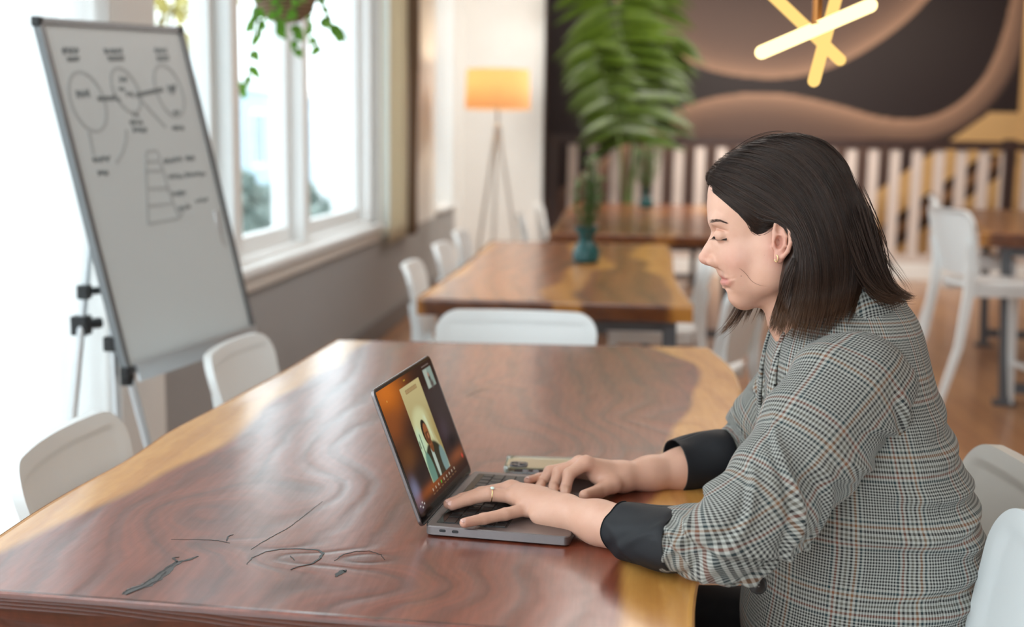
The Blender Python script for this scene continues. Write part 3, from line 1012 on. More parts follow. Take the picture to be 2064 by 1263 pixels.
# ------------------------------------------------------------------ chairs
def panel(w0, w1, h, r, curve, t=0.012, n=18, rim=0.035, lean=0.0):
    """backrest shell: rounded top corners, narrowing down, curved in plan; local: y = width, z = height, x = back (-)"""
    nu, nv = 41, 33
    V = []
    for side_ in (0, 1):
        for j in range(nv):
            v = 1-(1-j/(nv-1))**2.0
            z = h*v
            hw = (w0+(w1-w0)*v)/2
            dtop = h - z
            if dtop < r:
                hw -= r - math.sqrt(max(0.0, r*r-(r-dtop)**2))
            for i in range(nu):
                u = -1 + 2*i/(nu-1)
                y = u*hw
                x = curve*(y/(w1/2))**2 - lean*v
                if side_ == 0:
                    # inset line on the sitter's face
                    e = min(hw-abs(y), dtop)
                    x -= 0.0035*float(smoothstep(rim-0.003, rim+0.003, e))
                else:
                    x -= t + 0.010*float(smoothstep(0.03, 0.0, min(hw-abs(y), dtop)))
                V.append((x, y, z))
    N = nu*nv
    F = []
    for j in range(nv-1):
        for i in range(nu-1):
            q = (j*nu+i, j*nu+i+1, (j+1)*nu+i+1, (j+1)*nu+i)
            F.append(q)
            F.append(tuple(N+k for k in q[::-1]))
    for j in range(nv-1):
        for i in (0, nu-1):
            F.append((j*nu+i, (j+1)*nu+i, N+(j+1)*nu+i, N+j*nu+i))
    for i in range(nu-1):
        F.append((i, N+i, N+i+1, i+1))
        j = (nv-1)*nu
        F.append((j+i, j+i+1, N+j+i+1, N+j+i))
    return V, F

def build_chair(name, label, group, loc, rotz, seat_z=0.45, top=0.775, mat='white_plastic'):
    """one-piece moulded chair, faces local +x"""
    r = thing(name, label, 'stool' if seat_z > 0.55 else 'chair', loc, rotz, group)
    m_ = M[mat]
    h = top-seat_z-0.035
    V, F = panel(0.44, 0.515, h, 0.075, 0.040, lean=0.075)
    V = [(x-0.195, y, z+seat_z+0.035) for x, y, z in V]
    MB().add(V, F).obj('backrest', m_, r, True)
    # seat: rounded, slightly dished slab
    nu, nv = 17, 17
    sv = []
    for s_ in (0, 1):
        for j in range(nv):
            for i in range(nu):
                u, v = -1+2*i/(nu-1), -1+2*j/(nv-1)
                # squircle map
                k = 0.90 + 0.10*min(1.0, math.hypot(1-abs(u), 1-abs(v))*1.2)
                x, y = u*0.215*k+0.02, v*0.215*k*(1.0 if u > -0.5 else 0.97)
                z = seat_z - 0.012*(1-u*u)*(1-v*v) - 0.012*max(0, u)**4
                sv.append((x, y, z - (0.022 if s_ else 0)))
    Nn = nu*nv
    sf = []
    for j in range(nv-1):
        for i in range(nu-1):
            q = (j*nu+i, j*nu+i+1, (j+1)*nu+i+1, (j+1)*nu+i)
            sf.append(q); sf.append(tuple(Nn+k for k in q[::-1]))
    for j in range(nv-1):
        for i in (0, nu-1):
            sf.append((j*nu+i, (j+1)*nu+i, Nn+(j+1)*nu+i, Nn+j*nu+i))
    for i in range(nu-1):
        for j in (0, (nv-1)*nu):
            sf.append((j+i, Nn+j+i, Nn+j+i+1, j+i+1))
    MB().add(sv, sf).obj('seat', m_, r, True)
    MB().box((-0.17, -0.19, seat_z-0.065), (0.20, -0.17, seat_z-0.02), 0.006).box((-0.17, 0.17, seat_z-0.065), (0.20, 0.19, seat_z-0.02), 0.006).box((0.18, -0.18, seat_z-0.06), (0.20, 0.18, seat_z-0.02), 0.006).obj('apron', m_, r)
    for s_ in (-1, 1):
        # rear leg: a flat tapered strip that runs on from the side of the back
        zz = [0.0, seat_z*0.55, seat_z-0.02, seat_z+0.10, seat_z+0.2]
        xx = [-0.30-0.06*(seat_z > 0.55), -0.245, -0.205, -0.208, -0.235]
        ww = [0.024, 0.034, 0.046, 0.036, 0.010]
        yy = [0.225, 0.210, 0.200, 0.198, 0.205]
        lv, lf = [], []
        for x, y, z, w in zip(xx, yy, zz, ww):
            for dx, dy in ((-w/2, -0.014), (w/2, -0.014), (w/2, 0.014), (-w/2, 0.014)):
                lv.append((x+dx, s_*y+dy, z))
        for k in range(len(zz)-1):
            for q in range(4):
                q2 = (q+1) % 4
                lf.append((4*k+q, 4*k+q2, 4*k+4+q2, 4*k+4+q))
        lf += [(3, 2, 1, 0), (16, 17, 18, 19)]
        MB().add(lv, lf).obj('leg', m_, r)
        fv, ff = [], []
        for x, y, z, w in ((0.235, 0.215, 0.0, 0.026), (0.20, 0.195, seat_z-0.02, 0.044)):
            for dx, dy in ((-w/2, -0.013), (w/2, -0.013), (w/2, 0.013), (-w/2, 0.013)):
                fv.append((x+dx, s_*y+dy, z))
        ff = [(0, 1, 5, 4), (1, 2, 6, 5), (2, 3, 7, 6), (3, 0, 4, 7), (3, 2, 1, 0), (4, 5, 6, 7)]
        MB().add(fv, ff).obj('leg', m_, r)
    if seat_z > 0.55:
        MB().box((0.205, -0.19, 0.22), (0.235, 0.19, 0.245), 0.005).obj('foot_rail', m_, r)
    return r

GL, GM, GF = 'white chairs along the window side of the front table', 'white chairs around the middle table', 'white chairs along the far table'
ch0 = build_chair('dining_chair', 'white moulded chair at the near left corner of the redwood table', GL, (-0.80, 2.165, 0), 0.05, top=0.752)
dup(ch0, (-0.80, 3.19, 0), -0.02, 'white moulded chair beside the whiteboard foot, at the redwood table', GL)
chm = build_chair('dining_chair', 'white chair nearest the camera on the window side of the middle table', GM, (-0.615, 5.02, 0), 0.05, top=0.80)
dup(chm, (-0.63, 5.98, 0), 0.0, 'second white chair on the window side of the middle table', GM)
dup(chm, (-0.65, 6.85, 0), 0.0, 'third and farthest white chair on the window side of the middle table', GM)
dup(chm, (0.30, 4.72, 0), math.pi-0.42, 'pale chair at the middle table, seen from behind beside the woman face', GM)
dup(chm, (0.20, 5.75, 0), math.pi, 'pale chair on the right of the middle table, one place farther back', GM)
dup(chm, (-0.45, 8.7, 0), 0.1, 'white chair on the left of the far table, nearer of two', GF)
dup(chm, (-0.42, 10.2, 0), 0.0, 'white chair on the left of the far table, farther of two', GF)
build_chair('dining_chair', 'bright white empty chair in the right foreground corner beside the woman', None, (0.275, 1.43, 0), math.pi-0.13, top=0.845)
dup(chm, (-0.30, 3.38, 0), -math.pi/2, 'white chair tucked in at the far end of the redwood table')
wch = build_chair('dining_chair', 'white moulded chair the woman is sitting on, tinted grey for her shade', None, (0.40, 1.872, 0), math.pi, top=0.815, mat='shaded_white_plastic')  # shade from her body is painted into this chair's plastic
stl = build_chair('counter_stool', 'tall white counter stool on the near left of the counter table', 'white stools at the counter table', (1.85, 6.0, 0), 0.14, 0.68, 1.03)
dup(stl, (2.15, 7.35, 0), -0.26, 'tall white counter stool farther along the left of the counter table', 'white stools at the counter table')

# ------------------------------------------------------------------ whiteboard easel
def easel():
    r = thing('whiteboard', 'grey looking whiteboard easel with hand drawn circles and lists by the window', 'whiteboard', (-1.31, 3.25, 0))
    o_ = Vector((-1.31, 3.25, 0))
    SCL = 0.93
    cam_ = Vector((0, 0, CAMZ))
    P = [cam_ + (Vector(q)-cam_)*SCL - o_ for q in ((-1.606, 3.248, 1.632), (-1.425, 3.842, 1.662), (-1.377, 3.228, 0.658), (-1.197, 3.822, 0.688))]
    TL, TR, BL, BR = P
    U, Vv = TR-TL, BL-TL
    N = U.cross(Vv).normalized()
    if N.x < 0:
        N = -N
    def at(u, v, d=0.0):
        return TL + U*u + Vv*v + N*d
    m_ = MB()
    q = [at(0, 0, 0), at(1, 0, 0), at(1, 1, 0), at(0, 1, 0)] + [at(0, 0, -0.015), at(1, 0, -0.015), at(1, 1, -0.015), at(0, 1, -0.015)]
    m_.add([v[:] for v in q], [(0, 1, 2, 3), (7, 6, 5, 4), (0, 4, 5, 1), (1, 5, 6, 2), (2, 6, 7, 3), (3, 7, 4, 0)])
    bo = m_.obj('board', plain('matt_white_enamel', srgb(200, 208, 210), 0.35, var=0.01), r)
    al, bp = M['alu'], M['black_plastic']
    for a_, b_ in (((0, 0), (1, 0)), ((0, 1), (1, 1)), ((0, 0), (0, 1)), ((1, 0), (1, 1))):
        MB().beam(at(*a_, -0.005), at(*b_, -0.005), 0.016, 0.024, N).obj('frame_bar', plain('grey_board_edge', srgb(120, 122, 124), 0.4, 0.5), r)
    for c in ((0, 0), (1, 0), (0, 1), (1, 1)):
        p = at(*c, -0.005)
        MB().box((p.x-0.013, p.y-0.015, p.z-0.013), (p.x+0.013, p.y+0.015, p.z+0.013), 0.004).obj('corner_cap', bp, r)
    # tray lip along the bottom, tripod with clamps
    MB().beam(at(0.02, 1.01, 0.02), at(0.98, 1.01, 0.02), 0.05, 0.008, N).obj('pen_tray', al, r)
    hub = at(0.5, 0.22, -0.05)
    legs = ((at(0.06, 0.99, -0.03), Vector((0.17, -0.19, 0.0))), (at(0.94, 0.99, -0.03), Vector((0.28, 0.30, 0.0))))
    foot_back = Vector((-0.145, -0.02, 0))
    for (k_, (kn, ft)) in enumerate(legs):
        MB().tube([kn + (kn-ft)*0.5, kn, ft], [0.011, 0.011, 0.009], 10).obj('leg', al, r, True)
        MB().tube([kn+Vector((0, 0, 0.03)), kn+Vector((0, 0, -0.05))], 0.019, 10).obj('clamp', bp, r, True)
    # rear leg seen left of the board
    a_ = on_x(183, 470, -1.44) - o_
    b_ = on_x(145, 850, -1.40) - o_
    d_ = (b_-a_).normalized()
    MB().tube([a_-d_*0.3, a_, b_, b_+d_*(b_.z/max(0.1, -d_.z))], [0.010, 0.010, 0.012, 0.011], 10).obj('leg', al, r, True)
    for (px, py, s_) in ((170, 588, 0.016), (164, 655, 0.022)):
        c = on_x(px, py, -1.425) - o_
        MB().box((c.x-s_, c.y-s_, c.z-s_*1.2), (c.x+s_, c.y+s_, c.z+s_*1.2), 0.004).tube([c, c+Vector((0.03, 0.05, 0.0))], [s_*0.6, s_*0.7], 10).obj('clamp', bp, r)
    c = on_x(224, 692, -1.33) - o_
    MB().box((c.x-0.016, c.y-0.018, c.z-0.02), (c.x+0.016, c.y+0.018, c.z+0.02), 0.004).obj('clamp', bp, r)
    # front lower tubes on the left
    a_, b_ = on_x(228, 700, -1.33) - o_, on_x(240, 905, -1.31) - o_
    d_ = (b_-a_).normalized()
    MB().tube([a_-d_*0.05, a_, b_+d_*(b_.z/max(0.1, -d_.z))], 0.010, 10).obj('leg', al, r, True)

    # marker drawing: strokes as thin ribbons on the board; coordinates measured in the photograph, mapped onto the board plane
    ink = plain('grey_marker_ink', srgb(176, 183, 185), 0.6)
    ink2 = plain('dark_marker_ink', srgb(126, 134, 137), 0.6)
    def onb(px, py):
        d = ray(px, py)
        c0 = Vector((0, 0, CAMZ)) - o_
        t = (TL - c0).dot(N)/d.dot(N)
        return c0 + d*t
    def stroke(pts, w, closed=False):
        Q = [onb(*p) for p in pts]
        if closed:
            Q.append(Q[0])
        V, F = [], []
        for i, q_ in enumerate(Q):
            t = (Q[min(i+1, len(Q)-1)]-Q[max(i-1, 0)]).normalized()
            n = N.cross(t)
            for s_, dd in ((1, 0.0016), (-1, 0.0016), (-1, -0.001), (1, -0.001)):
                V.append((q_ + n*(s_*w/2) + N*dd)[:])
        for i in range(len(Q)-1):
            for k in range(4):
                k2 = (k+1) % 4
                F.append((4*i+k, 4*i+k2, 4*i+4+k2, 4*i+4+k))
        return V, F
    def ell(cx, cy, rx, ry, tilt, n=40):
        out = []
        for k in range(n):
            a_ = 2*math.pi*k/n
            x, y = rx*math.cos(a_), ry*math.sin(a_)
            out.append((cx+x+y*tilt, cy+y))
        return out
    class _Strokes:
        def __init__(s, name, mat):
            s.name, s.mat = name, mat
        def add(s, v, f):
            MB().add(v, f).obj(s.name, s.mat, r)
    thin = _Strokes('drawn_line', ink)
    for e in ((177, 205, 34, 60, 0.28), (254, 182, 25, 45, 0.36), (341, 183, 26, 52, 0.30)):
        thin.add(*stroke(ell(*e), 0.009, True))
    for pts in ([(180, 266), (189, 312)], [(255, 262), (254, 285), (247, 308), (234, 330)], [(280, 196), (305, 225), (334, 256)],
                [(296, 305), (316, 304), (322, 316), (318, 325), (299, 326), (294, 318), (296, 305)], [(294, 345), (326, 344)], [(297, 380), (340, 378)], [(300, 415), (348, 410)], [(302, 450), (360, 440)],
                [(294, 325), (299, 452)], [(322, 326), (330, 345), (338, 378), (350, 410), (362, 438)], [(362, 438), (378, 410)]):
        thin.add(*stroke(pts, 0.009))
    bold = _Strokes('written_word', ink2)
    bold.add(*stroke([(196, 199), (232, 198)], 0.013))
    bold.add(*stroke([(274, 192), (328, 180)], 0.013))
    bold.add(*stroke([(228, 190), (242, 204)], 0.011))
    g = np.random.default_rng(9)
    def scrawl(px, py, w, h, n, slope=0.0, lw=0.006):
        """an illegible handwritten word"""
        pts = []
        for k in range(n*3):
            t = k/(n*3-1)
            pts.append((px+w*t+g.uniform(-1, 1)*w/n*0.3, py - slope*w*t + h*(0.5 if k % 2 else -0.5)*g.uniform(0.35, 1)))
        bold.add(*stroke(pts, lw))
    for a_ in ((124, 102, 32, 14, 5), (210, 102, 36, 13, 6), (310, 102, 26, 13, 4), (152, 188, 28, 20, 4), (240, 160, 16, 10, 3), (240, 180, 12, 8, 2), (254, 190, 14, 12, 2), (338, 180, 16, 20, 3), (350, 226, 10, 12, 2),
               (262, 247, 24, 10, 4), (268, 262, 28, 11, 5), (346, 258, 24, 11, 5), (186, 322, 34, 13, 5, 0.1), (196, 348, 22, 12, 4), (330, 325, 36, 11, 6, 0.1), (372, 319, 20, 10, 4), (340, 356, 30, 10, 4, 0.05), (374, 352, 38, 10, 7, 0.05),
               (345, 391, 28, 10, 5, 0.1), (358, 421, 26, 9, 4, 0.2), (394, 406, 26, 8, 3, 0.2), (266, 230, 12, 12, 2)):
        scrawl(*a_)
    for pts in ([(134, 117), (160, 116)], [(136, 122), (158, 121)], [(216, 115), (250, 114)], [(218, 121), (250, 120)], [(314, 115), (340, 114)], [(316, 121), (340, 120)]):
        bold.add(*stroke(pts, 0.006))
easel()

# ------------------------------------------------------------------ lamps
def floor_lamp():
    r = thing('floor_lamp', 'tripod floor lamp with warm drum shade in the white corner', 'lamp', (-1.0, 9.9, 0))
    z0, z1, R = 1.58, 1.90, 0.27
    n = 40
    V, F = [], []
    for rr, z in ((R, z0), (R*0.95, z1), (R*0.95-0.004, z1), (R-0.004, z0)):
        for k in range(n):
            a_ = 2*math.pi*k/n
            V.append((rr*math.cos(a_), rr*math.sin(a_), z))
    for i in range(4):
        i2 = (i+1) % 4
        for k in range(n):
            k2 = (k+1) % n
            F.append((i*n+k, i*n+k2, i2*n+k2, i2*n+k))
    MB().add(V, F).obj('lamp_shade', M['lamp_shade'], r, True)
    MB().lathe([(0.012, 1.36), (0.03, 1.38), (0.03, 1.44), (0.012, 1.46), (0.012, 1.60), (0.018, 1.62), (0.018, 1.66), (0.01, 1.67)], 16).obj('lamp_holder', M['alu'], r, True)
    MB().lathe([(0.005, 1.66), (0.03, 1.69), (0.045, 1.73), (0.035, 1.77), (0.01, 1.79)], 16).obj('bulb', M['bulb_glow'], r, True)
    for k in range(3):
        a_ = 2*math.pi*k/3+0.5
        MB().tube([(0.015*math.cos(a_), 0.015*math.sin(a_), 1.42), (0.26*math.cos(a_), 0.26*math.sin(a_), 0.0)], [0.014, 0.012], 10).obj('leg', plain('pale_lamp_leg', srgb(214, 212, 208), 0.5), r, True)
    m_ = MB()
    for k in range(3):
        a_ = 2*math.pi*k/3
        m_.tube([(0.012*math.cos(a_), 0.012*math.sin(a_), 1.60), ((R-0.01)*math.cos(a_), (R-0.01)*math.sin(a_), 1.60)], 0.003, 6)
    m_.obj('shade_spider', M['alu'], r)
floor_lamp()

def pendant():
    Yp = 2.5
    c = on_y(1640, 60, Yp)
    r = thing('pendant_lamp', 'hanging lamp of three crossed glowing tubes over the right side', 'lamp', (c.x, Yp, c.z))
    def loc(px, py, Y):
        return on_y(px, py, Y) - Vector((c.x, Yp, c.z))
    def tube(a_, b_, rad, mat):
        a_, b_ = Vector(a_), Vector(b_)
        d = (b_-a_).normalized()
        pts, rr = [], []
        for k in range(6):
            t = math.radians(90*k/5)
            pts.append(a_ + d*rad*(1-math.sin(math.radians(90-90*k/5)) if False else (1-math.cos(t)))); rr.append(max(0.001, rad*math.sin(t)))
        for k in range(6):
            t = math.radians(90-90*k/5)
            pts.append(b_ - d*rad*(1-math.cos(t))); rr.append(max(0.001, rad*math.sin(t)))
        return MB().tube(pts, rr, 20).obj('light_tube', mat, r, True)
    tube(loc(1522, 111, 2.46), loc(1768, 5, 2.46), 0.0140, M['tube_glow_bright'])
    tube(loc(1540, -26, 2.53), loc(1702, 129, 2.50), 0.0118, M['tube_glow'])
    tube(loc(1638, 173, 2.44), loc(1692, -30, 2.57), 0.0125, M['tube_glow'])
    brass = plain('bronze_rod', srgb(150, 98, 50), 0.35, 0.8)
    tx = loc(1648, 0, 2.5).x
    MB().tube([loc(1646, 60, 2.50), loc(1648, 0, 2.50), Vector((tx, 0, 3.2-c.z))], 0.0105, 12).obj('rod', brass, r, True)
    MB().tube([loc(1643, 52, 2.45), loc(1643, 52, 2.56)], 0.009, 12).obj('hub', brass, r, True)
    MB().lathe([(0.05, 3.17-c.z), (0.05, 3.2-c.z)], 24, (tx, 0, 0)).obj('ceiling_rose', brass, r, True)
    # the lamp's own glow
    d = bpy.data.lights.new('pendant_glow', 'POINT')
    d.energy, d.color, d.shadow_soft_size = 1.2, (1.0, 0.74, 0.40), 0.08
    lo = bpy.data.objects.new('pendant_glow', d)
    COL.objects.link(lo)
    lo.location = (c.x, Yp, c.z-0.12)
pendant()
d = bpy.data.lights.new('floor_lamp_glow', 'POINT')
d.energy, d.color, d.shadow_soft_size = 11, (1.0, 0.80, 0.56), 0.05
lo = bpy.data.objects.new('floor_lamp_glow', d)
COL.objects.link(lo)
lo.location = (-1.0, 9.9, 1.84)

# ------------------------------------------------------------------ plants
def leaf_card(p, d, nrm, L, W, V, F, droop=0.2, seg=5):
    """a pointed, folded leaf blade with a slight droop"""
    p, d, nrm = Vector(p), Vector(d).normalized(), Vector(nrm)
    s_ = d.cross(nrm).normalized()
    nrm = s_.cross(d).normalized()
    b = len(V)
    for i in range(seg+1):
        t = i/seg
        c = p + d*(L*t) + Vector((0, 0, -droop*L*t*t))
        w = W*math.sin(math.pi*min(1, 0.06+0.94*t)**0.75)*0.5 if i < seg else 0.0005
        V.append((c - s_*w + nrm*w*0.25)[:])
        V.append(c[:])
        V.append((c + s_*w + nrm*w*0.25)[:])
    for i in range(seg):
        q = b+3*i
        F.append((q, q+1, q+4, q+3))
        F.append((q+1, q+2, q+5, q+4))

def palm():
    base = Vector((0.15, 11.85, 0))
    r = thing('potted_palm', 'tall green potted palm standing before the slat railing', 'plant', base)
    MB().lathe([(0.16, 0.0), (0.20, 0.02), (0.24, 0.40), (0.25, 0.42), (0.22, 0.42), (0.20, 0.38), (0.19, 0.36)], 28).obj('pot', plain('stone_grey_pot', srgb(120, 118, 112), 0.6), r, True)
    MB().lathe([(0.21, 0.36), (0.12, 0.385), (0.01, 0.39)], 20).obj('soil', M['soil'], r)
    Yp = base.y
    g = np.random.default_rng(4)
    def frond(pts, leafL, leafW, n, start=0.35, name='frond'):
        P = [Vector(q) for q in pts]
        # resample
        Q = []
        for i in range(len(P)-1):
            p0, p1, p2, p3 = P[max(i-1, 0)], P[i], P[i+1], P[min(i+2, len(P)-1)]
            for t in np.linspace(0, 1, 12, endpoint=False):
                Q.append(0.5*((2*p1) + (p2-p0)*t + (2*p0-5*p1+4*p2-p3)*t*t + (3*p1-p0-3*p2+p3)*t**3))
        Q.append(P[-1])
        rad = list(np.linspace(0.016, 0.004, len(Q)))
        st_ = MB().tube(Q, rad, 7).obj(name, M['stem'], r, True)
        V, F = [], []
        for k in range(n):
            t = start + (1-start)*k/(n-1)
            i = min(len(Q)-2, int(t*(len(Q)-1)))
            p = Q[i].lerp(Q[i+1], t*(len(Q)-1)-i)
            d = (Q[i+1]-Q[i]).normalized()
            for s_ in (-1, 1):
                sidev = Vector((s_, -0.25, 0.0))
                sidev = (sidev - d*sidev.dot(d)).normalized()
                dirv = sidev*0.95 - d*0.05*0 + d*0.18 + Vector((0, g.uniform(-0.3, 0.3), -0.28))
                Lq = leafL*(0.55+0.45*math.sin(math.pi*min(1, 0.25+0.75*(1-t)+0.05)))*g.uniform(0.85, 1.1)
                leaf_card(p, dirv, (0.1*s_, -1, 0.5), Lq, leafW, V, F, g.uniform(0.10, 0.35))
        mobj('leaflets', V, F, M['palm_leaf'], st_, True)['kind'] = 'stuff'
    b0 = Vector((0, 0, 0.38))
    W_ = lambda px, py, dy=0.0: on_y(px, py, Yp+dy) - base
    frond([b0, W_(1262, 420), W_(1282, 290), W_(1268, 150), W_(1245, 40), W_(1225, -60)], 0.62, 0.135, 16, 0.42)
    frond([b0+Vector((0.03, 0.05, 0)), W_(1275, 380, 0.2), W_(1300, 250, 0.3), W_(1330, 140, 0.3), W_(1350, 70, 0.2)], 0.42, 0.08, 12, 0.5)
    frond([b0+Vector((-0.03, -0.04, 0)), W_(1255, 380, -0.2), W_(1245, 260, -0.2), W_(1218, 160, -0.2), W_(1195, 90, -0.3)], 0.40, 0.085, 12, 0.5)
    frond([b0+Vector((0.0, 0.07, 0)), W_(1270, 330, 0.3), W_(1285, 200, 0.4), W_(1300, 90, 0.5), W_(1310, -20, 0.5)], 0.50, 0.09, 14, 0.5)
palm()

def pot_plant(loc, label, h, seed, wide=1.0):
    r = thing('potted_plant', label, 'plant', loc)
    MB().lathe([(0.045, 0.0), (0.062, 0.012), (0.066, 0.05), (0.052, 0.085), (0.034, 0.105), (0.040, 0.135), (0.062, 0.165), (0.064, 0.175), (0.054, 0.172), (0.048, 0.155)], 28).obj('pot', M['teal_pot'], r, True)
    MB().lathe([(0.052, 0.155), (0.03, 0.162), (0.004, 0.164)], 16).obj('soil', M['soil'], r)
    g = np.random.default_rng(seed)
    st_, V, F = MB(), [], []
    for k in range(9):
        a_ = g.uniform(0, 2*math.pi)
        hh = h*g.uniform(0.6, 1.0)
        top = Vector((0.055*wide*math.cos(a_), 0.055*wide*math.sin(a_), 0.16+hh))
        b_ = Vector((0.02*math.cos(a_), 0.02*math.sin(a_), 0.16))
        mid = b_.lerp(top, 0.5) + Vector((0.03*wide*math.cos(a_), 0.03*wide*math.sin(a_), 0))
        st_.tube([b_, mid, top], [0.004, 0.003, 0.002], 6)
        for j in range(16):
            t = 0.12+0.88*j/15
            p = b_*(1-t)**2 + mid*(2*t*(1-t)) + top*t*t
            for s_ in range(2):
                q = g.uniform(0, 2*math.pi)
                leaf_card(p, (math.cos(q), math.sin(q), g.uniform(0.2, 1.0)), (0, 0, 1), g.uniform(0.035, 0.07)*wide**0.5, 0.020, V, F, 0.2, 3)
    st_.obj('stem', M['stem'], r, True)
    mobj('foliage', V, F, M['sage_leaf'], r, True)['kind'] = 'stuff'
p = on_z(1181, 530, 0.75)
pot_plant((p.x, p.y, 0.75), 'upright green plant in a teal pot on the middle table', 0.36, 5, 1.15)
p = on_z(1303, 422, 0.75)
pot_plant((p.x, p.y+0.2, 0.75), 'bushy grey green plant in a teal pot on the far table', 0.46, 6, 1.9)

def hanging():
    Yh = 4.5
    c = on_y(574, 48, Yh)
    r = thing('hanging_planter', 'brown wicker hanging planter with trailing green vine at the window', 'plant', (c.x, Yh, c.z))
    t = NT('brown_wicker')
    w = t.n('ShaderNodeTexWave', wave_type='BANDS', bands_direction='Z')
    w.inputs['Scale'].default_value = 22
    w.inputs['Distortion'].default_value = 3
    t.l(t.coords('Object'), w.inputs['Vector'])
    t.bsdf(t.mix(w.outputs['Fac'], srgb(112, 88, 66), srgb(166, 140, 112)), 0.8, Normal=t.bump(w.outputs['Fac'], 0.6, 0.006))
    prof = [(0.012, 0.0), (0.06, 0.010), (0.10, 0.045), (0.125, 0.10), (0.135, 0.17), (0.13, 0.24), (0.118, 0.24), (0.12, 0.20)]
    MB().lathe(prof, 36).obj('basket', t.m, r, True)
    MB().lathe([(0.12, 0.21), (0.05, 0.22), (0.005, 0.222)], 20).obj('soil', M['soil'], r)
    cord = plain('jute_cord', srgb(150, 126, 96), 0.9)
    for k in range(3):
        a_ = 2*math.pi*k/3
        MB().tube([(0.13*math.cos(a_), 0.13*math.sin(a_), 0.235), (0, 0, 0.95)], 0.004, 6).obj('cord', cord, r)
    MB().tube([(0, 0, 0.94), (0, 0, 3.2-c.z)], 0.005, 6).obj('cord', cord, r)
    W_ = lambda px, py, dy: on_y(px, py, Yh+dy) - Vector((c.x, Yh, c.z))
    vines = ([(-0.02, -0.10, 0.24), W_(520, -20, -0.10), W_(512, 60, -0.12), W_(500, 150, -0.12), W_(482, 185, -0.12)],
             [(0.05, -0.10, 0.24), W_(600, -10, -0.14), W_(596, 60, -0.15), W_(597, 108, -0.15)],
             [(0.12, 0.0, 0.24), W_(640, -10, 0.0), W_(662, 40, 0.0), W_(686, 78, 0.0)],
             [(0.08, 0.08, 0.24), W_(625, 10, 0.12), W_(620, 50, 0.12), W_(650, 105, 0.12)],
             [(-0.10, 0.0, 0.24), W_(518, 0, 0.0), W_(522, 40, 0.0), W_(516, 70, 0.0)],
             [(0.0, -0.12, 0.24), W_(565, -20, -0.16), W_(558, 20, -0.16), W_(556, 66, -0.14)])
    g = np.random.default_rng(12)
    for vi in vines:
        P = [Vector(q) for q in vi]
        o = MB().tube(P, 0.003, 6).obj('vine', M['stem'], r, True)
        for i in range(len(P)-1):
            for tt in (0.15, 0.5, 0.85):
                p_ = P[i].lerp(P[i+1], tt)
                V, F = [], []
                a_ = g.uniform(0, 2*math.pi)
                leaf_card(p_, (math.cos(a_), math.sin(a_)-0.3, -0.5), (0.3, -1, 0.5), g.uniform(0.035, 0.055), g.uniform(0.03, 0.045), V, F, 0.35, 5)
                V2 = [(x+0.0*0, y, z) for x, y, z in V]
                mobj('leaf', V2, F, M['pothos_leaf'], o, True)
    V, F = [], []
    big = P
    for (a_, b_, w_) in ((W_(645, 42, 0.02), W_(672, 52, 0.02), 0.055), (W_(668, 50, 0.02), W_(690, 82, 0.02), 0.05)):
        d_ = b_-a_
        V, F = [], []
        leaf_card(a_, d_, (0.2, -1, 0.6), d_.length*1.05, w_, V, F, 0.1, 6)
        mobj('leaf', V, F, leaf_mat('deep_green_leaf', srgb(60, 120, 4), srgb(84, 150, 10), 0.3), bpy.data.objects[o.name], True)
    # a loose mound of leaves over the rim
    for k in range(15):
        a_ = g.uniform(0, 2*math.pi)
        V, F = [], []
        p_ = Vector((0.12*math.cos(a_), 0.12*math.sin(a_), 0.22+g.uniform(-0.12, 0.05)))
        leaf_card(p_, (math.cos(a_), math.sin(a_), g.uniform(-0.9, 0.4)), (0, 0, 1), g.uniform(0.045, 0.07), g.uniform(0.035, 0.05), V, F, 0.4, 5)
        mobj('leaf', V, F, M['pothos_leaf'], r, True)
hanging()
# ------------------------------------------------------------------ laptop (local x: hinge -> front edge, local y: along the hinge, away from the camera)
LP_A, LP_B = on_z(857, 1058, 0.766), on_z(955, 948, 0.766)
LP_YAW = math.atan2(LP_B.y-LP_A.y, LP_B.x-LP_A.x) - math.pi/2
lap = thing('laptop', 'grey open laptop on a video call, standing on the redwood table', 'laptop', (LP_A.x, LP_A.y, 0.7503), LP_YAW)
LW, LD = (LP_B-LP_A).length, 0.2124
LH = 0.0155
def rr_slab(name, w0, w1, d0, d1, z0, z1, r, mat, parent, n=8, bev=0.0015):
    out = rounded_rect((d0+d1)/2, (w0+w1)/2, d1-d0, w1-w0, r, n)
    inn = rounded_rect((d0+d1)/2, (w0+w1)/2, d1-d0-2*bev, w1-w0-2*bev, r-bev, n)
    V = [(x, y, z0) for x, y in inn] + [(x, y, z0+bev) for x, y in out] + [(x, y, z1-bev) for x, y in out] + [(x, y, z1) for x, y in inn]
    N = len(out)
    F = [tuple(range(N-1, -1, -1)), tuple(range(3*N, 4*N))]
    for k in range(3):
        for i in range(N):
            i2 = (i+1) % N
            F.append((k*N+i, k*N+i2, (k+1)*N+i2, (k+1)*N+i))
    return MB().add(V, F).obj(name, mat, parent, True)
base = rr_slab('base', 0, LW, 0, LD, 0.0012, LH, 0.009, M['space_grey'], lap)
rr_slab('keyboard_well', 0.0155, LW-0.0155, 0.012, 0.118, LH-0.0006, LH+0.0002, 0.003, plain('dark_keyboard_well', (0.03, 0.029, 0.03, 1), 0.5), lap, 4, 0.0001)
rr_slab('trackpad', LW/2-0.067, LW/2+0.067, 0.124, 0.206, LH-0.0004, LH+0.0002, 0.004, plain('trackpad_glass', srgb(142, 137, 137), 0.28, 0.6), lap, 4, 0.0001)
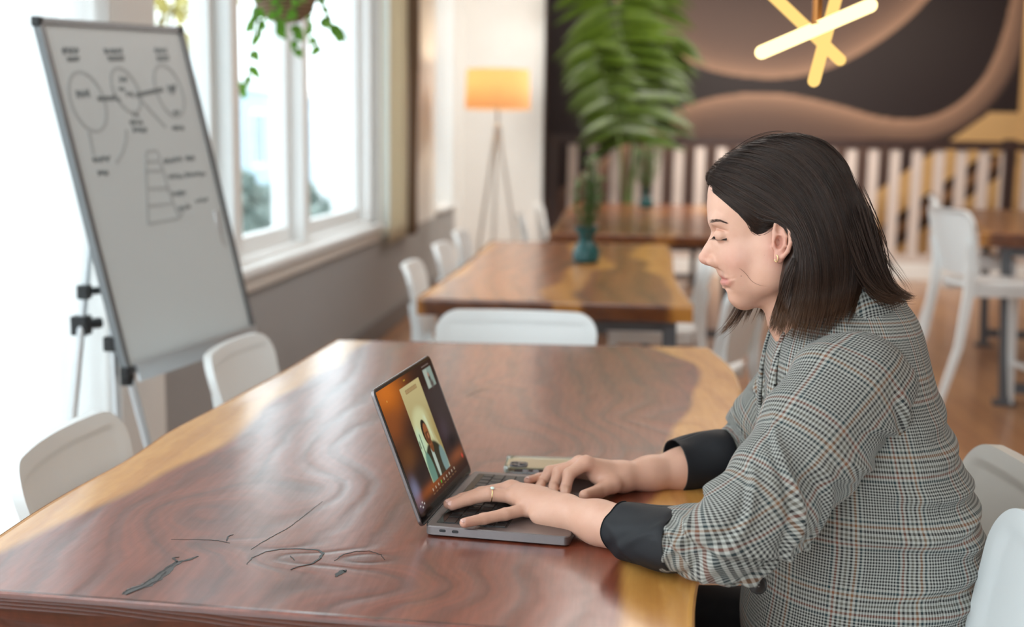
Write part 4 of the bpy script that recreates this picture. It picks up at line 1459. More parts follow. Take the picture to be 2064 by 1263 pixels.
rr_slab('touch_strip', 0.017, LW-0.017, 0.0135, 0.0235, LH, LH+0.0006, 0.002, plain('black_touch_glass', (0.01, 0.01, 0.01, 1), 0.12), lap, 4, 0.0002)
MB().box((-0.004, 0.02, 0.004), (0.006, LW-0.02, LH-0.0015), 0.002).obj('hinge', M['black_plastic'], lap)
for k in range(2):
    MB().prism(rounded_rect(0.026+0.019*k, 0.0095, 0.0098, 0.0042, 0.002, 5), 1, -0.0004, 0.003).obj('port', M['black_plastic'], lap)
# keys: five rows of caps, each an object of its own
rows = ((0.0335, [0.0190]*13 + [0.0275]), (0.0525, [0.0285] + [0.0190]*12 + [0.0180]), (0.0715, [0.0335] + [0.0190]*11 + [0.0320]), (0.0905, [0.0430] + [0.0190]*10 + [0.0415]), (0.1085, [0.0190, 0.0190, 0.0190, 0.0235, 0.0930, 0.0235, 0.0190, 0.0190, 0.0190, 0.0190]))
cache = {}
span = LW-0.034
for rx, ws in rows:
    tot = sum(ws)
    y = LW-0.017
    for w in ws:
        kw = w*span/tot
        key_ = round(kw, 4)
        if key_ not in cache:
            hw, hx = kw/2-0.0012, 0.0079
            bot = [(-hx, -hw), (hx, -hw), (hx, hw), (-hx, hw)]
            V = [(a_, b_, 0) for a_, b_ in bot] + [(a_, b_, 0.0009) for a_, b_ in bot] + [(a_*0.93, b_*(1-0.0006/hw), 0.0014) for a_, b_ in bot]
            F = [(3, 2, 1, 0), (8, 9, 10, 11)] + [(4*l_+i, 4*l_+(i+1) % 4, 4*l_+4+(i+1) % 4, 4*l_+4+i) for l_ in (0, 1) for i in range(4)]
            cache[key_] = make_mesh('key', V, F, M['key'])
        link_mesh('key', cache[key_], lap, (rx-0.001, y-kw/2, LH+0.0002))
        y -= kw
# lid: hinge line just behind the base, leaning back
lid_dir = Vector((-math.cos(1.206), 0, math.sin(1.206)))
lid_nrm = Vector((math.sin(1.206), 0, math.cos(1.206)))      # towards the user
lid0 = Vector((-0.0035, 0, 0.0125))
LL = LD*1.003
def lidp(u, v, d=0.0):
    return lid0 + Vector((0, u, 0)) + lid_dir*v + lid_nrm*d
out = rounded_rect(LW/2, LL/2, LW, LL, 0.010, 8)
inn = rounded_rect(LW/2, LL/2, LW-0.002, LL-0.002, 0.009, 8)
V = [lidp(x, y, -0.0052)[:] for x, y in inn] + [lidp(x, y, -0.0042)[:] for x, y in out] + [lidp(x, y, -0.0004)[:] for x, y in out] + [lidp(x, y, 0)[:] for x, y in inn]
N_ = len(out)
F = [tuple(range(N_)), tuple(range(4*N_-1, 3*N_-1, -1))] + [(k*N_+i, (k+1)*N_+i, (k+1)*N_+(i+1) % N_, k*N_+(i+1) % N_) for k in range(3) for i in range(N_)]
lid = MB().add(V, F).obj('lid', M['space_grey'], lap, True)
g_ = rounded_rect(LW/2, LL/2, LW-0.0028, LL-0.0028, 0.0088, 8)
V = [lidp(x, y, 0.0)[:] for x, y in g_] + [lidp(x, y, 0.0007)[:] for x, y in g_]
F = [tuple(range(N_)), tuple(range(2*N_-1, N_-1, -1))] + [(i, N_+i, N_+(i+1) % N_, (i+1) % N_) for i in range(N_)]
MB().add(V, F).obj('bezel', plain('black_screen_glass', (0.008, 0.008, 0.009, 1), 0.1), lid)

def screen_picture(nu=420, nv=270):
    """u from the near (left) edge of the screen to the far one, v from bottom to top: the video call shown on it"""
    U, Vv = np.meshgrid(np.linspace(0, 1, nu), np.linspace(0, 1, nv), indexing='ij')
    c = lambda r, g, b: np.array(srgb(r, g, b)[:3])
    img = np.empty(U.shape+(3,))
    img[:] = c(52, 36, 32)
    def lay(mask, col):
        nonlocal img
        img = img*(1-mask[..., None]) + np.asarray(col)*mask[..., None]
    def blob(cx, cy, rx, ry, col, soft=1.0, a=1.0):
        d = ((U-cx)/rx)**2 + ((Vv-cy)/ry)**2
        lay(a*np.exp(-d**(1.0/soft)*1.2), col)
    def soft_box(u0, u1, v0, v1, col, s=0.006, a=1.0):
        m = smoothstep(u0-s, u0+s, U)*smoothstep(u1+s, u1-s, U)*smoothstep(v0-s, v0+s, Vv)*smoothstep(v1+s, v1-s, Vv)
        lay(a*m, col)
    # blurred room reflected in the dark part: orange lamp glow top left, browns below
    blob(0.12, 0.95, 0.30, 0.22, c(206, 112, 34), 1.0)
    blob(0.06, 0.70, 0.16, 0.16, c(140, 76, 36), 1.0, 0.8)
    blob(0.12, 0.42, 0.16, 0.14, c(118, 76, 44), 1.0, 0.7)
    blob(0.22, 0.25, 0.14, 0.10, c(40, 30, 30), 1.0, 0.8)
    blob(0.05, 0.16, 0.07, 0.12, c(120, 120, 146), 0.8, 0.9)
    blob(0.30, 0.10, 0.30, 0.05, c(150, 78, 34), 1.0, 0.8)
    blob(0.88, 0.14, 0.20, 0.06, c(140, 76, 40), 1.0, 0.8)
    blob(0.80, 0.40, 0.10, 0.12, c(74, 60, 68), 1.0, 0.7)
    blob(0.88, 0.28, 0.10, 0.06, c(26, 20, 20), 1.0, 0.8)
    # portrait strip with the caller
    u0, u1, v0, v1 = 0.335, 0.69, 0.115, 0.915
    strip = (U > u0) & (U < u1) & (Vv > v0) & (Vv < v1)
    keep = img.copy()
    a_ = (U-u0)/(u1-u0)
    b_ = (Vv-v0)/(v1-v0)
    base_c = c(150, 140, 92)*(1-b_[..., None]*0) + (c(196, 180, 130)-c(150, 140, 92))*np.clip(b_*1.3-0.3, 0, 1)[..., None]
    img = base_c.copy()
    def pb(cx, cy, rx, ry, col, soft=0.7, al=1.0):
        d = ((a_-cx)/rx)**2 + ((b_-cy)/ry)**2
        m = al*smoothstep(1.0+0.35*soft, 1.0-0.35*soft, d)
        lay(m, col)
    def pbox(x0, x1, y0, y1, col, s=0.02, al=1.0):
        m = smoothstep(x0-s, x0+s, a_)*smoothstep(x1+s, x1-s, a_)*smoothstep(y0-s, y0+s, b_)*smoothstep(y1+s, y1-s, b_)
        lay(al*m, col)
    pb(0.42, 0.52, 0.42, 0.22, c(206, 206, 158), 1.6, 0.9)
    pb(0.12, 0.28, 0.20, 0.28, c(190, 214, 180), 1.6, 0.9)
    lay(smoothstep(0.10, 0.02, np.abs(a_-(0.62+0.34*(0.62-b_)/0.6)))*smoothstep(0.66, 0.60, b_), c(206, 214, 176))
    lay(smoothstep(0.66, 0.72, a_-(0.16*(0.6-b_)))*smoothstep(0.75, 0.5, b_)*0.6, c(172, 148, 92))
    pbox(0.13, 0.16, 0.28, 0.50, c(48, 58, 50), 0.012, 0.9)
    pbox(0.02, 0.06, 0.36, 0.44, c(60, 66, 56), 0.012, 0.8)
    # person: shirt, jacket, neck, head, hair
    pb(0.50, 0.10, 0.46, 0.26, c(58, 52, 38), 0.4)
    pb(0.16, 0.10, 0.14, 0.20, c(104, 142, 126), 0.7, 0.9)
    pb(0.86, 0.10, 0.14, 0.16, c(124, 150, 146), 0.7, 0.9)
    pb(0.46, 0.16, 0.065, 0.19, c(176, 190, 178), 0.4)
    pb(0.50, 0.33, 0.085, 0.085, c(120, 74, 44), 0.5)
    pb(0.45, 0.475, 0.145, 0.135, c(40, 34, 26), 0.3)
    pb(0.485, 0.445, 0.115, 0.120, c(150, 92, 56), 0.4)
    pb(0.485, 0.405, 0.095, 0.065, c(92, 56, 38), 0.7, 0.75)
    pbox(0.40, 0.58, 0.455, 0.470, c(44, 32, 24), 0.015, 0.7)
    pb(0.51, 0.425, 0.025, 0.032, c(186, 124, 84), 0.8, 0.8)
    pbox(0.46, 0.54, 0.385, 0.394, c(80, 40, 32), 0.012, 0.7)
    # name box near the top
    pbox(0.22, 0.78, 0.918, 0.958, c(120, 84, 52), 0.006)
    pbox(0.235, 0.765, 0.924, 0.952, c(186, 160, 112), 0.006)
    for k in range(13):
        pbox(0.26+0.037*k, 0.26+0.037*k+0.022, 0.930, 0.946, c(130, 96, 64), 0.006, 0.7)
    img = np.where(strip[..., None], img, keep)
    # self view, title, controls
    soft_box(0.795, 0.955, 0.775, 0.945, c(140, 156, 146), 0.004)
    soft_box(0.800, 0.865, 0.78, 0.94, c(186, 192, 178), 0.01, 0.6)
    blob(0.875, 0.86, 0.020, 0.045, c(60, 46, 40), 0.6)
    blob(0.872, 0.885, 0.014, 0.02, c(176, 130, 112), 0.6)
    blob(0.885, 0.80, 0.032, 0.04, c(84, 70, 66), 0.6)
    for k in range(9):
        soft_box(0.80+0.0155*k, 0.811+0.0155*k, 0.966, 0.975, c(150, 136, 128), 0.002, 0.8)
    for k in range(9):
        u = 0.30 + 0.055*k
        col = c(40, 210, 60) if k == 3 else c(196, 182, 160)
        soft_box(u-0.006, u+0.006, 0.062, 0.084, col, 0.003, 0.9)
        soft_box(u-0.016, u+0.016, 0.036, 0.044, c(160, 120, 80), 0.003, 0.5)
    for u, v in ((0.045, 0.052), (0.085, 0.066), (0.075, 0.03), (0.11, 0.046)):
        soft_box(u-0.009, u+0.009, v-0.006, v+0.006, c(206, 200, 196), 0.003, 0.8)
    blob(0.95, 0.105, 0.014, 0.022, c(214, 70, 56), 0.5)
    soft_box(0.10, 0.112, 0.885, 0.90, c(230, 170, 80), 0.003, 0.8)
    soft_box(0.44, 0.47, 0.955, 0.965, c(200, 160, 60), 0.003, 0.8)
    return U, Vv, np.clip(img, 0, 1)
U_, V_, I_ = screen_picture()
su0, su1, sv0, sv1 = 0.0055, LW-0.0055, 0.0165, LL-0.0055
SV = np.stack([np.full(U_.size, 0.0), su0+(su1-su0)*U_.ravel(), sv0+(sv1-sv0)*V_.ravel()], 1)
PV = np.array(lid0)[None] + np.array([0, 1, 0])[None]*SV[:, 1:2] + np.array(lid_dir)[None]*SV[:, 2:3] + np.array(lid_nrm)[None]*0.00085
n1, n2 = U_.shape
i_ = np.arange(n1-1)[:, None]*n2 + np.arange(n2-1)[None]
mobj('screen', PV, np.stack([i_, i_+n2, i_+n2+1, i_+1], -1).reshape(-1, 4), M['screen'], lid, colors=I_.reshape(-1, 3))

# ------------------------------------------------------------------ phone in a clear case, lying face down beside the laptop
pa, pb_, pc = on_z(1016, 944, 0.757), on_z(1034, 914, 0.761), on_z(1228, 926, 0.761)
ph = thing('phone', 'gold backed phone in a clear case lying behind the laptop', 'phone', ((pa.x+pc.x)/2-0.014, (pa.y+pc.y)/2+0.0, 0.7503), 0.02)
px0, px1 = -0.0775, 0.0775
def slabxy(name, x0, x1, y0, y1, z0, z1, r, mat, parent, bev):
    return rr_slab(name, y0, y1, x0, x1, z0, z1, r, mat, parent, 7, bev)
slabxy('back_shell', px0+0.0025, px1-0.0025, -0.0365, 0.0365, 0.0015, 0.0090, 0.010, plain('champagne_glass_back', srgb(196, 180, 150), 0.2, 0.35), ph, 0.0012)
case = NT('clear_case_plastic')
gl_ = case.n('ShaderNodeBsdfGlossy')
gl_.inputs['Roughness'].default_value = 0.12
tr_ = case.n('ShaderNodeBsdfTransparent')
tr_.inputs[0].default_value = (0.86, 0.93, 0.90, 1)
mx_ = case.n('ShaderNodeMixShader')
mx_.inputs[0].default_value = 0.28
case.l(tr_.outputs[0], mx_.inputs[1]).l(gl_.outputs[0], mx_.inputs[2]).l(mx_.outputs[0], case.out.inputs[0])
o_, i2_ = rounded_rect(0, 0, 0.155, 0.078, 0.0125, 7), rounded_rect(0, 0, 0.1505, 0.0735, 0.0105, 7)
Nn = len(o_)
V = [(x, y, 0.0003) for x, y in o_] + [(x*1.006, y*1.01, 0.0055) for x, y in o_] + [(x, y, 0.0112) for x, y in o_] + [(x, y, 0.0112) for x, y in i2_] + [(x, y, 0.0003) for x, y in i2_]
F = [(k*Nn+i, k*Nn+(i+1) % Nn, ((k+1) % 5)*Nn+(i+1) % Nn, ((k+1) % 5)*Nn+i) for k in range(5) for i in range(Nn)]
MB().add(V, F).obj('case', case.m, ph, True)
for sx in (-1, 1):
    for sy in (-1, 1):
        MB().lathe([(0.003, 0.0006), (0.0062, 0.002), (0.0066, 0.010), (0.005, 0.0122), (0.002, 0.0126)], 14, (sx*0.0722, sy*0.0342, 0)).obj('case_corner', case.m, ph, True)
slabxy('camera_bump', px0+0.009, px0+0.040, -0.0300, 0.0005, 0.0088, 0.0112, 0.008, plain('dark_camera_glass', srgb(92, 92, 100), 0.15, 0.3), ph, 0.0006)
for (x, y) in ((-0.0605, -0.0225), (-0.0605, -0.0075), (-0.046, -0.015)):
    MB().lathe([(0.0058, 0.0110), (0.0058, 0.0124), (0.0048, 0.0127), (0.0005, 0.0122)], 18, (x, y, 0)).obj('lens', plain('camera_lens', (0.02, 0.022, 0.03, 1), 0.08), ph, True)
for x in (-0.040, -0.022):
    MB().prism(rounded_rect(x, 0.0056, 0.010, 0.0036, 0.0016, 4), 1, -0.0402, -0.0372).obj('side_key', M['alu'], ph)
MB().prism(rounded_rect(0.0, 0.0056, 0.118, 0.0052, 0.002, 4), 1, -0.0388, -0.0366).obj('side_band', plain('dark_steel_band', srgb(74, 84, 84), 0.25, 0.8), ph)
# ------------------------------------------------------------------ implicit-surface sculpting for the figure
class Field:
    def __init__(s, lo, hi, res):
        s.lo, s.res = np.array(lo, float), res
        n = np.ceil((np.array(hi)-s.lo)/res).astype(int)+1
        s.ax = [s.lo[i]+res*np.arange(n[i]) for i in range(3)]
        s.F = np.full(n, 1.0, dtype=np.float32)
    def sub(s, lo, hi):
        sl = []
        for i in range(3):
            a = max(0, int((lo[i]-s.lo[i])/s.res)-1)
            b = min(len(s.ax[i]), int((hi[i]-s.lo[i])/s.res)+2)
            if b <= a:
                return None
            sl.append(slice(a, b))
        return tuple(sl)
    def grid(s, sl):
        return np.meshgrid(*[s.ax[i][sl[i]].astype(np.float32) for i in range(3)], indexing='ij')
    def blend(s, sl, d, k, op='add'):
        F = s.F[sl]
        if op == 'add':
            if np.isscalar(k) and k <= 0:
                s.F[sl] = np.minimum(F, d)
            else:
                h = np.clip(0.5+0.5*(F-d)/k, 0, 1)
                s.F[sl] = F*(1-h)+d*h - k*h*(1-h)
        else:
            h = np.clip(0.5-0.5*(F+d)/k, 0, 1)
            s.F[sl] = F*(1-h)-d*h + k*h*(1-h)
    def ell(s, c, r, k=0.01, op='add', rot=None):
        c, r = np.array(c, float), np.array(r, float)
        pad = max(r)+k*1.5+0.004
        sl = s.sub(c-pad, c+pad)
        if sl is None:
            return s
        X, Y, Z = s.grid(sl)
        p = [X-c[0], Y-c[1], Z-c[2]]
        if rot is not None:
            R = np.array(rot)
            p = [R[i, 0]*p[0]+R[i, 1]*p[1]+R[i, 2]*p[2] for i in range(3)]
        k0 = np.sqrt(sum((p[i]/r[i])**2 for i in range(3)))
        k1 = np.sqrt(sum((p[i]/r[i]**2)**2 for i in range(3)))+1e-9
        s.blend(sl, k0*(k0-1)/k1, k, op)
        return s
    def cap(s, a, b, ra, rb, k=0.01, op='add', sq=None):
        a, b = np.array(a, float), np.array(b, float)
        m = max(ra, rb)+(k if np.isscalar(k) else 0.012)*1.5+0.004
        sl = s.sub(np.minimum(a, b)-m, np.maximum(a, b)+m)
        if sl is None:
            return s
        X, Y, Z = s.grid(sl)
        s.blend(sl, s._cap(X, Y, Z, a, b, ra, rb, sq), k, op)
        return s
    @staticmethod
    def _cap(X, Y, Z, a, b, ra, rb, sq=None):
        d = b-a
        P = (X-a[0], Y-a[1], Z-a[2])
        h = np.clip((P[0]*d[0]+P[1]*d[1]+P[2]*d[2])/(d@d+1e-12), 0, 1)
        q = [P[i]-h*d[i] for i in range(3)]
        if sq is not None:              # flatten: sq = (axis, factor)
            ax, f = np.array(sq[0], float), sq[1]
            ax = ax/np.linalg.norm(ax)
            t = q[0]*ax[0]+q[1]*ax[1]+q[2]*ax[2]
            q = [q[i]+ax[i]*t*(1/f-1) for i in range(3)]
        return np.sqrt(q[0]**2+q[1]**2+q[2]**2) - (ra+(rb-ra)*h)
    def chain(s, pts, rad, kin=0.004, kout=0.006, knuckle=None, kroot=0.012):
        """a jointed finger: blended within itself, then joined with a blend that is wide only near its root"""
        P = [np.array(p, float) for p in pts]
        m = max(rad)+0.02
        sl = s.sub(np.min(P, 0)-m, np.max(P, 0)+m)
        X, Y, Z = s.grid(sl)
        d = None
        for i in range(len(P)-1):
            e = s._cap(X, Y, Z, P[i], P[i+1], rad[i], rad[i+1])
            if d is None:
                d = e
            else:
                h = np.clip(0.5+0.5*(d-e)/kin, 0, 1)
                d = d*(1-h)+e*h-kin*h*(1-h)
        r0 = P[0] if knuckle is None else np.array(knuckle)
        dist = np.sqrt((X-r0[0])**2+(Y-r0[1])**2+(Z-r0[2])**2)
        k = kout + (kroot-kout)*np.clip(1-dist/0.035, 0, 1)
        s.blend(sl, d, k)
        return s
    def mesh(s):
        F = s.F
        S = F < 0
        n = np.array(F.shape)
        cs = [(i, j, k) for i in (0, 1) for j in (0, 1) for k in (0, 1)]
        cnt = np.zeros(n-1, dtype=np.int8)
        for c in cs:
            cnt += S[c[0]:n[0]-1+c[0], c[1]:n[1]-1+c[1], c[2]:n[2]-1+c[2]]
        act = (cnt > 0) & (cnt < 8)
        I = np.argwhere(act)
        vid = np.full(n-1, -1, dtype=np.int64)
        vid[act] = np.arange(len(I))
        vals = {c: F[I[:, 0]+c[0], I[:, 1]+c[1], I[:, 2]+c[2]] for c in cs}
        acc = np.zeros((len(I), 3)); num = np.zeros(len(I))
        for a in cs:
            for ax in range(3):
                if a[ax] == 1:
                    continue
                b = list(a); b[ax] = 1; b = tuple(b)
                fa, fb = vals[a], vals[b]
                x = (fa < 0) != (fb < 0)
                t = np.where(x, fa/np.where(x, fa-fb, 1), 0)
                p = np.array(a)[None] + t[:, None]*(np.array(b)-np.array(a))[None]
                acc += np.where(x[:, None], p, 0); num += x
        V = s.lo + (I + acc/num[:, None])*s.res
        faces = []
        for ax in range(3):
            o1, o2 = [(1, 2), (2, 0), (0, 1)][ax]
            sl0 = [slice(None)]*3; sl1 = [slice(None)]*3
            sl0[ax] = slice(0, n[ax]-1); sl1[ax] = slice(1, n[ax])
            A, B = S[tuple(sl0)], S[tuple(sl1)]
            for sign, m in ((0, A & ~B), (1, ~A & B)):
                q = np.argwhere(m)
                q = q[(q[:, o1] > 0) & (q[:, o2] > 0) & (q[:, o1] < n[o1]-1) & (q[:, o2] < n[o2]-1)]
                if not len(q):
                    continue
                ids = []
                for d1, d2 in ((-1, -1), (0, -1), (0, 0), (-1, 0)):
                    c = q.copy(); c[:, o1] += d1; c[:, o2] += d2
                    ids.append(vid[c[:, 0], c[:, 1], c[:, 2]])
                f = np.stack(ids, -1)
                faces.append(f if sign == 0 else f[:, ::-1])
        FF = np.concatenate(faces)
        # keep the one connected surface, drop stray crumbs
        lab = np.arange(len(V))
        a_, b_ = FF[:, [0, 1, 2, 3]].ravel(), FF[:, [1, 2, 3, 0]].ravel()
        while True:
            m_ = np.minimum(lab[a_], lab[b_])
            new = lab.copy()
            np.minimum.at(new, a_, m_); np.minimum.at(new, b_, m_)
            new = new[new]
            if (new == lab).all():
                break
            lab = new
        big = np.bincount(lab).argmax()
        keep = lab == big
        re = np.cumsum(keep)-1
        return V[keep], re[FF[keep[FF[:, 0]]]]

def lap_smooth(V, F, it=2, lam=0.5):
    for _ in range(it):
        acc = np.zeros_like(V); c = np.zeros(len(V))
        for a in range(4):
            b = (a+1) % 4
            np.add.at(acc, F[:, a], V[F[:, b]]); np.add.at(acc, F[:, b], V[F[:, a]])
            np.add.at(c, F[:, a], 1); np.add.at(c, F[:, b], 1)
        V = V + lam*(acc/np.maximum(c, 1)[:, None]-V)
    return V

# ------------------------------------------------------------------ materials of the figure
def skin_mat():
    t = NT('fair_skin')
    co = t.coords('Object')
    red = t.attr('blush').outputs['Fac']
    f = t.noise(38, 4, 0.6, co)
    col = t.mix(f, srgb(206, 156, 132), srgb(222, 178, 156))
    col = t.mix(red, col, srgb(188, 104, 98))
    pores = t.noise(700, 2, 0.5, co)
    t.bsdf(col, 0.48, 0.0, Subsurface_Weight=0.12, Subsurface_Radius=(0.010, 0.004, 0.002), Subsurface_Scale=0.6, Normal=t.bump(t.math('ADD', pores, t.math('MULTIPLY', t.noise(160, 3, 0.6, co), 1.2)), 0.10, 0.0006))
    return t.m
M['skin'] = skin_mat()

def plaid_mat():
    """glen check: fine dark/light houndstooth areas crossed by bar areas, teal and rust overchecks; UV in metres of cloth"""
    t = NT('houndstooth_check_wool')
    uvn = t.n('ShaderNodeUVMap')
    uvn.uv_map = 'UVMap'
    sp = t.n('ShaderNodeSeparateXYZ')
    t.l(uvn.outputs[0], sp.inputs[0])
    P, FZ, cf, cw = 0.0999, 0.0516, 0.0043, 0.0069
    light = srgb(172, 172, 165)
    def thread(x):
        """colour of one thread system along x: twelve fine dark lines, then seven broad ones in teal, rust, black and grey"""
        ph = t.math('MULTIPLY', t.math('FRACT', t.math('DIVIDE', x, P)), P)
        fine = t.math('LESS_THAN', t.math('FRACT', t.math('DIVIDE', ph, cf)), 0.52)
        q = t.math('DIVIDE', t.math('SUBTRACT', ph, FZ), cw)
        wide = t.math('LESS_THAN', t.math('FRACT', q), 0.5)
        zone = t.math('GREATER_THAN', ph, FZ)
        rp = t.n('ShaderNodeValToRGB')
        cr = rp.color_ramp
        cr.interpolation = 'CONSTANT'
        cols = [srgb(10, 44, 50), srgb(120, 68, 48), srgb(20, 18, 20), srgb(92, 88, 78), srgb(20, 18, 20), srgb(128, 86, 50), srgb(10, 44, 50)]
        while len(cr.elements) < 7:
            cr.elements.new(0.5)
        for i, c in enumerate(cols):
            cr.elements[i].position = i/7
            cr.elements[i].color = c
        t.l(t.math('DIVIDE', q, 7.0), rp.inputs[0])
        dk = t.mix(zone, srgb(18, 19, 22), rp.outputs[0])
        st = t.math('ADD', t.math('MULTIPLY', fine, t.math('SUBTRACT', 1.0, zone)), t.math('MULTIPLY', wide, zone))
        return t.mix(st, light, dk)
    wu, wv = thread(sp.outputs[0]), thread(sp.outputs[1])
    col = t.mix(0.5, wu, wv)
    tw = t.math('FRACT', t.math('DIVIDE', t.math('ADD', sp.outputs[0], sp.outputs[1]), 0.0022))
    fib = t.noise(900, 2, 0.6, t.coords('Object'))
    col = t.mix(t.math('MULTIPLY', fib, 0.2), col, srgb(84, 82, 78))
    t.bsdf(col, 0.88, 0.0, Sheen_Weight=0.08, Normal=t.bump(t.math('ADD', tw, fib), 0.10, 0.0005))
    return t.m
M['plaid'] = plaid_mat()

def hair_mat(name='dark_brown_hair'):
    t = NT(name)
    a = t.attr('tone').outputs['Fac']
    tip = t.attr('tip').outputs['Fac']
    f = t.noise(60, 3, 0.6, t.coords('Object', (1, 1, 0.15)))
    v = t.math('MULTIPLY_ADD', f, 0.5, t.math('MULTIPLY', a, 0.5))
    col = t.mix(v, srgb(24, 16, 12), srgb(58, 39, 29))
    col = t.mix(t.math('MULTIPLY', tip, 0.75), col, srgb(116, 80, 54))
    t.bsdf(col, 0.42, 0.0, Specular_IOR_Level=0.35)
    return t.m
M['hair'] = hair_mat()

# ------------------------------------------------------------------ head
YH = 1.765
def H(px, py, dy=0.0):
    v = on_y(px, py, YH+dy)
    return np.array((v.x, v.y, v.z))
PXM = 2400/YH                      # pixels per metre at the head
head = Field(H(1395, 262, 0)-np.array((0.0, 0.105, 0)), H(1760, 720, 0)+np.array((0.0, 0.105, 0)), 0.0016) if False else None
lo = np.array((H(1395, 700)[0], YH-0.105, H(1500, 740)[2]))
hi = np.array((H(1735, 300)[0], YH+0.105, H(1600, 268)[2]))
head = Field(lo, hi, 0.0016)
S2 = lambda *a, **k: None
head.ell(H(1572, 402), (0.102, 0.074, 0.084), 0.01)                     # skull
head.ell(H(1500, 425), (0.050, 0.056, 0.060), 0.02)                     # forehead
head.ell(H(1518, 500), (0.060, 0.056, 0.070), 0.02)                     # mid face
head.ell(H(1540, 520), (0.050, 0.060, 0.060), 0.02)
for s_ in (-1, 1):
    head.cap(H(1558, 545, 0.048*s_), H(1496, 592, 0.014*s_), 0.021, 0.0165, 0.018)   # jaw
    head.cap(H(1556, 500, 0.053*s_), H(1553, 560, 0.047*s_), 0.019, 0.017, 0.02)
    head.ell(H(1493, 520, 0.036*s_), (0.021, 0.019, 0.023), 0.018)        # cheek
    head.ell(H(1496, 556, 0.026*s_), (0.019, 0.019, 0.021), 0.016)
head.cap(H(1491, 596, -0.010), H(1491, 596, 0.010), 0.0160, 0.0160, 0.012)   # chin
head.cap(H(1508, 594), H(1562, 576), 0.016, 0.026, 0.02)                   # under the chin
head.cap(H(1446, 448, -0.034), H(1446, 448, 0.034), 0.0095, 0.0095, 0.012)  # brow ridge
for s_ in (-1, 1):                                                        # eye sockets
    head.ell(H(1436, 474, 0.034*s_), (0.014, 0.017, 0.011), 0.010, 'sub')
# nose
head.cap(H(1450, 462), H(1433, 500), 0.0080, 0.0080, 0.008)
head.cap(H(1433, 500), H(1421, 520), 0.0080, 0.0086, 0.005)
head.ell(H(1421, 523), (0.0095, 0.0100, 0.0085), 0.004)
head.cap(H(1455, 505), H(1440, 530), 0.014, 0.010, 0.008)
for s_ in (-1, 1):
    head.ell(H(1439, 527, 0.0125*s_), (0.0115, 0.0062, 0.0085), 0.004)
    head.ell(H(1430, 539, 0.0065*s_), (0.0060, 0.0036, 0.0030), 0.003, 'sub')
    head.cap(H(1449, 516, 0.019*s_), H(1456, 536, 0.021*s_), 0.0016, 0.0014, 0.004, 'sub')
head.cap(H(1450, 542), H(1460, 556), 0.0085, 0.0075, 0.008)                # philtrum
# lips, slight smile: their corners are laid on the cheek surface built so far
def surf_dy(px, py):
    d = np.array(ray(px, py)); o = np.array((0, 0, CAMZ))
    T = np.linspace((YH-0.10)/d[1], YH/d[1], 300)
    P = o[None]+d[None]*T[:, None]
    I = np.clip(((P-head.lo)/head.res).round().astype(int), 0, np.array(head.F.shape)-1)
    w = np.where(head.F[I[:, 0], I[:, 1], I[:, 2]] < 0)[0]
    return YH-P[w[0]][1] if len(w) else 0.0
dm, dc, d2, d3 = surf_dy(1469, 559), surf_dy(1479, 559.5), surf_dy(1488, 552), surf_dy(1490, 572)
for s_ in (-1, 1):
    up_ = [H(1459, 556, 0.002*s_), H(1468, 557, (dm*0.8-0.001)*s_), H(1478, 559.5, (dc-0.0020)*s_)]
    lo_ = [H(1461, 572, 0.002*s_), H(1469, 570, (dm*0.8-0.002)*s_), H(1477, 563, (dc-0.003)*s_)]
    for a, b, ra, rb in ((up_[0], up_[1], 0.0054, 0.0044), (up_[1], up_[2], 0.0044, 0.0022), (lo_[0], lo_[1], 0.0064, 0.0046), (lo_[1], lo_[2], 0.0046, 0.0020)):
        head.cap(a, b, ra, rb, 0.003)
    head.cap(H(1450, 564.0, 0.0), H(1468, 563.5, (dm+0.001)*s_), 0.0013, 0.0012, 0.0018, 'sub')
    head.cap(H(1468, 563.5, (dm+0.001)*s_), H(1480, 560.5, (dc+0.0010)*s_), 0.0013, 0.0011, 0.0022, 'sub')
for s_ in (-1, 1):
    # eyelids: upper lid over a lowered gaze, lower lid, crease and slit
    head.ell(H(1455, 473, 0.031*s_), (0.0116, 0.0125, 0.0110), 0.004)
    head.cap(H(1437, 477.5, 0.030*s_), H(1457, 479, 0.0410*s_), 0.0013, 0.0008, 0.0018, 'sub')
    head.cap(H(1441, 460, 0.030*s_), H(1466, 466, 0.046*s_), 0.0008, 0.0008, 0.003, 'sub')
    # ear: tilted back plate, helix rim, antihelix, tragus, lobe, bowl
    def q(px, py, d):
        return H(px, py, (0.0700+0.016*(px-1556)/36+d)*s_)
    head.ell(q(1577, 480, -0.001), (0.0150, 0.0045, 0.0265), 0.003)
    head.cap(q(1580, 470, -0.004), q(1582, 500, -0.004), 0.007, 0.006, 0.004)
    rim = [(1563, 484), (1561, 466), (1564, 452), (1574, 445), (1586, 451), (1593, 468), (1594, 488), (1588, 506), (1578, 518)]
    for a, b in zip(rim[:-1], rim[1:]):
        head.cap(q(a[0], a[1], 0.005), q(b[0], b[1], 0.005), 0.0033, 0.0033, 0.0012)
    head.ell(q(1571, 517, 0.003), (0.0080, 0.0042, 0.0095), 0.003)
    for a, b in zip([(1577, 461), (1584, 476), (1582, 494)], [(1584, 476), (1582, 494), (1573, 505)]):
        head.cap(q(a[0], a[1], 0.003), q(b[0], b[1], 0.003), 0.0028, 0.0028, 0.002)
    head.ell(q(1561, 495, 0.005), (0.0040, 0.004, 0.0055), 0.002)
    head.ell(q(1570, 488, 0.006), (0.0052, 0.0080, 0.0095), 0.002, 'sub')
    head.ell(q(1571, 461, 0.006), (0.0050, 0.0042, 0.0075), 0.002, 'sub')
head.cap(H(1598, 560), H(1614, 640), 0.048, 0.044, 0.02)                   # neck
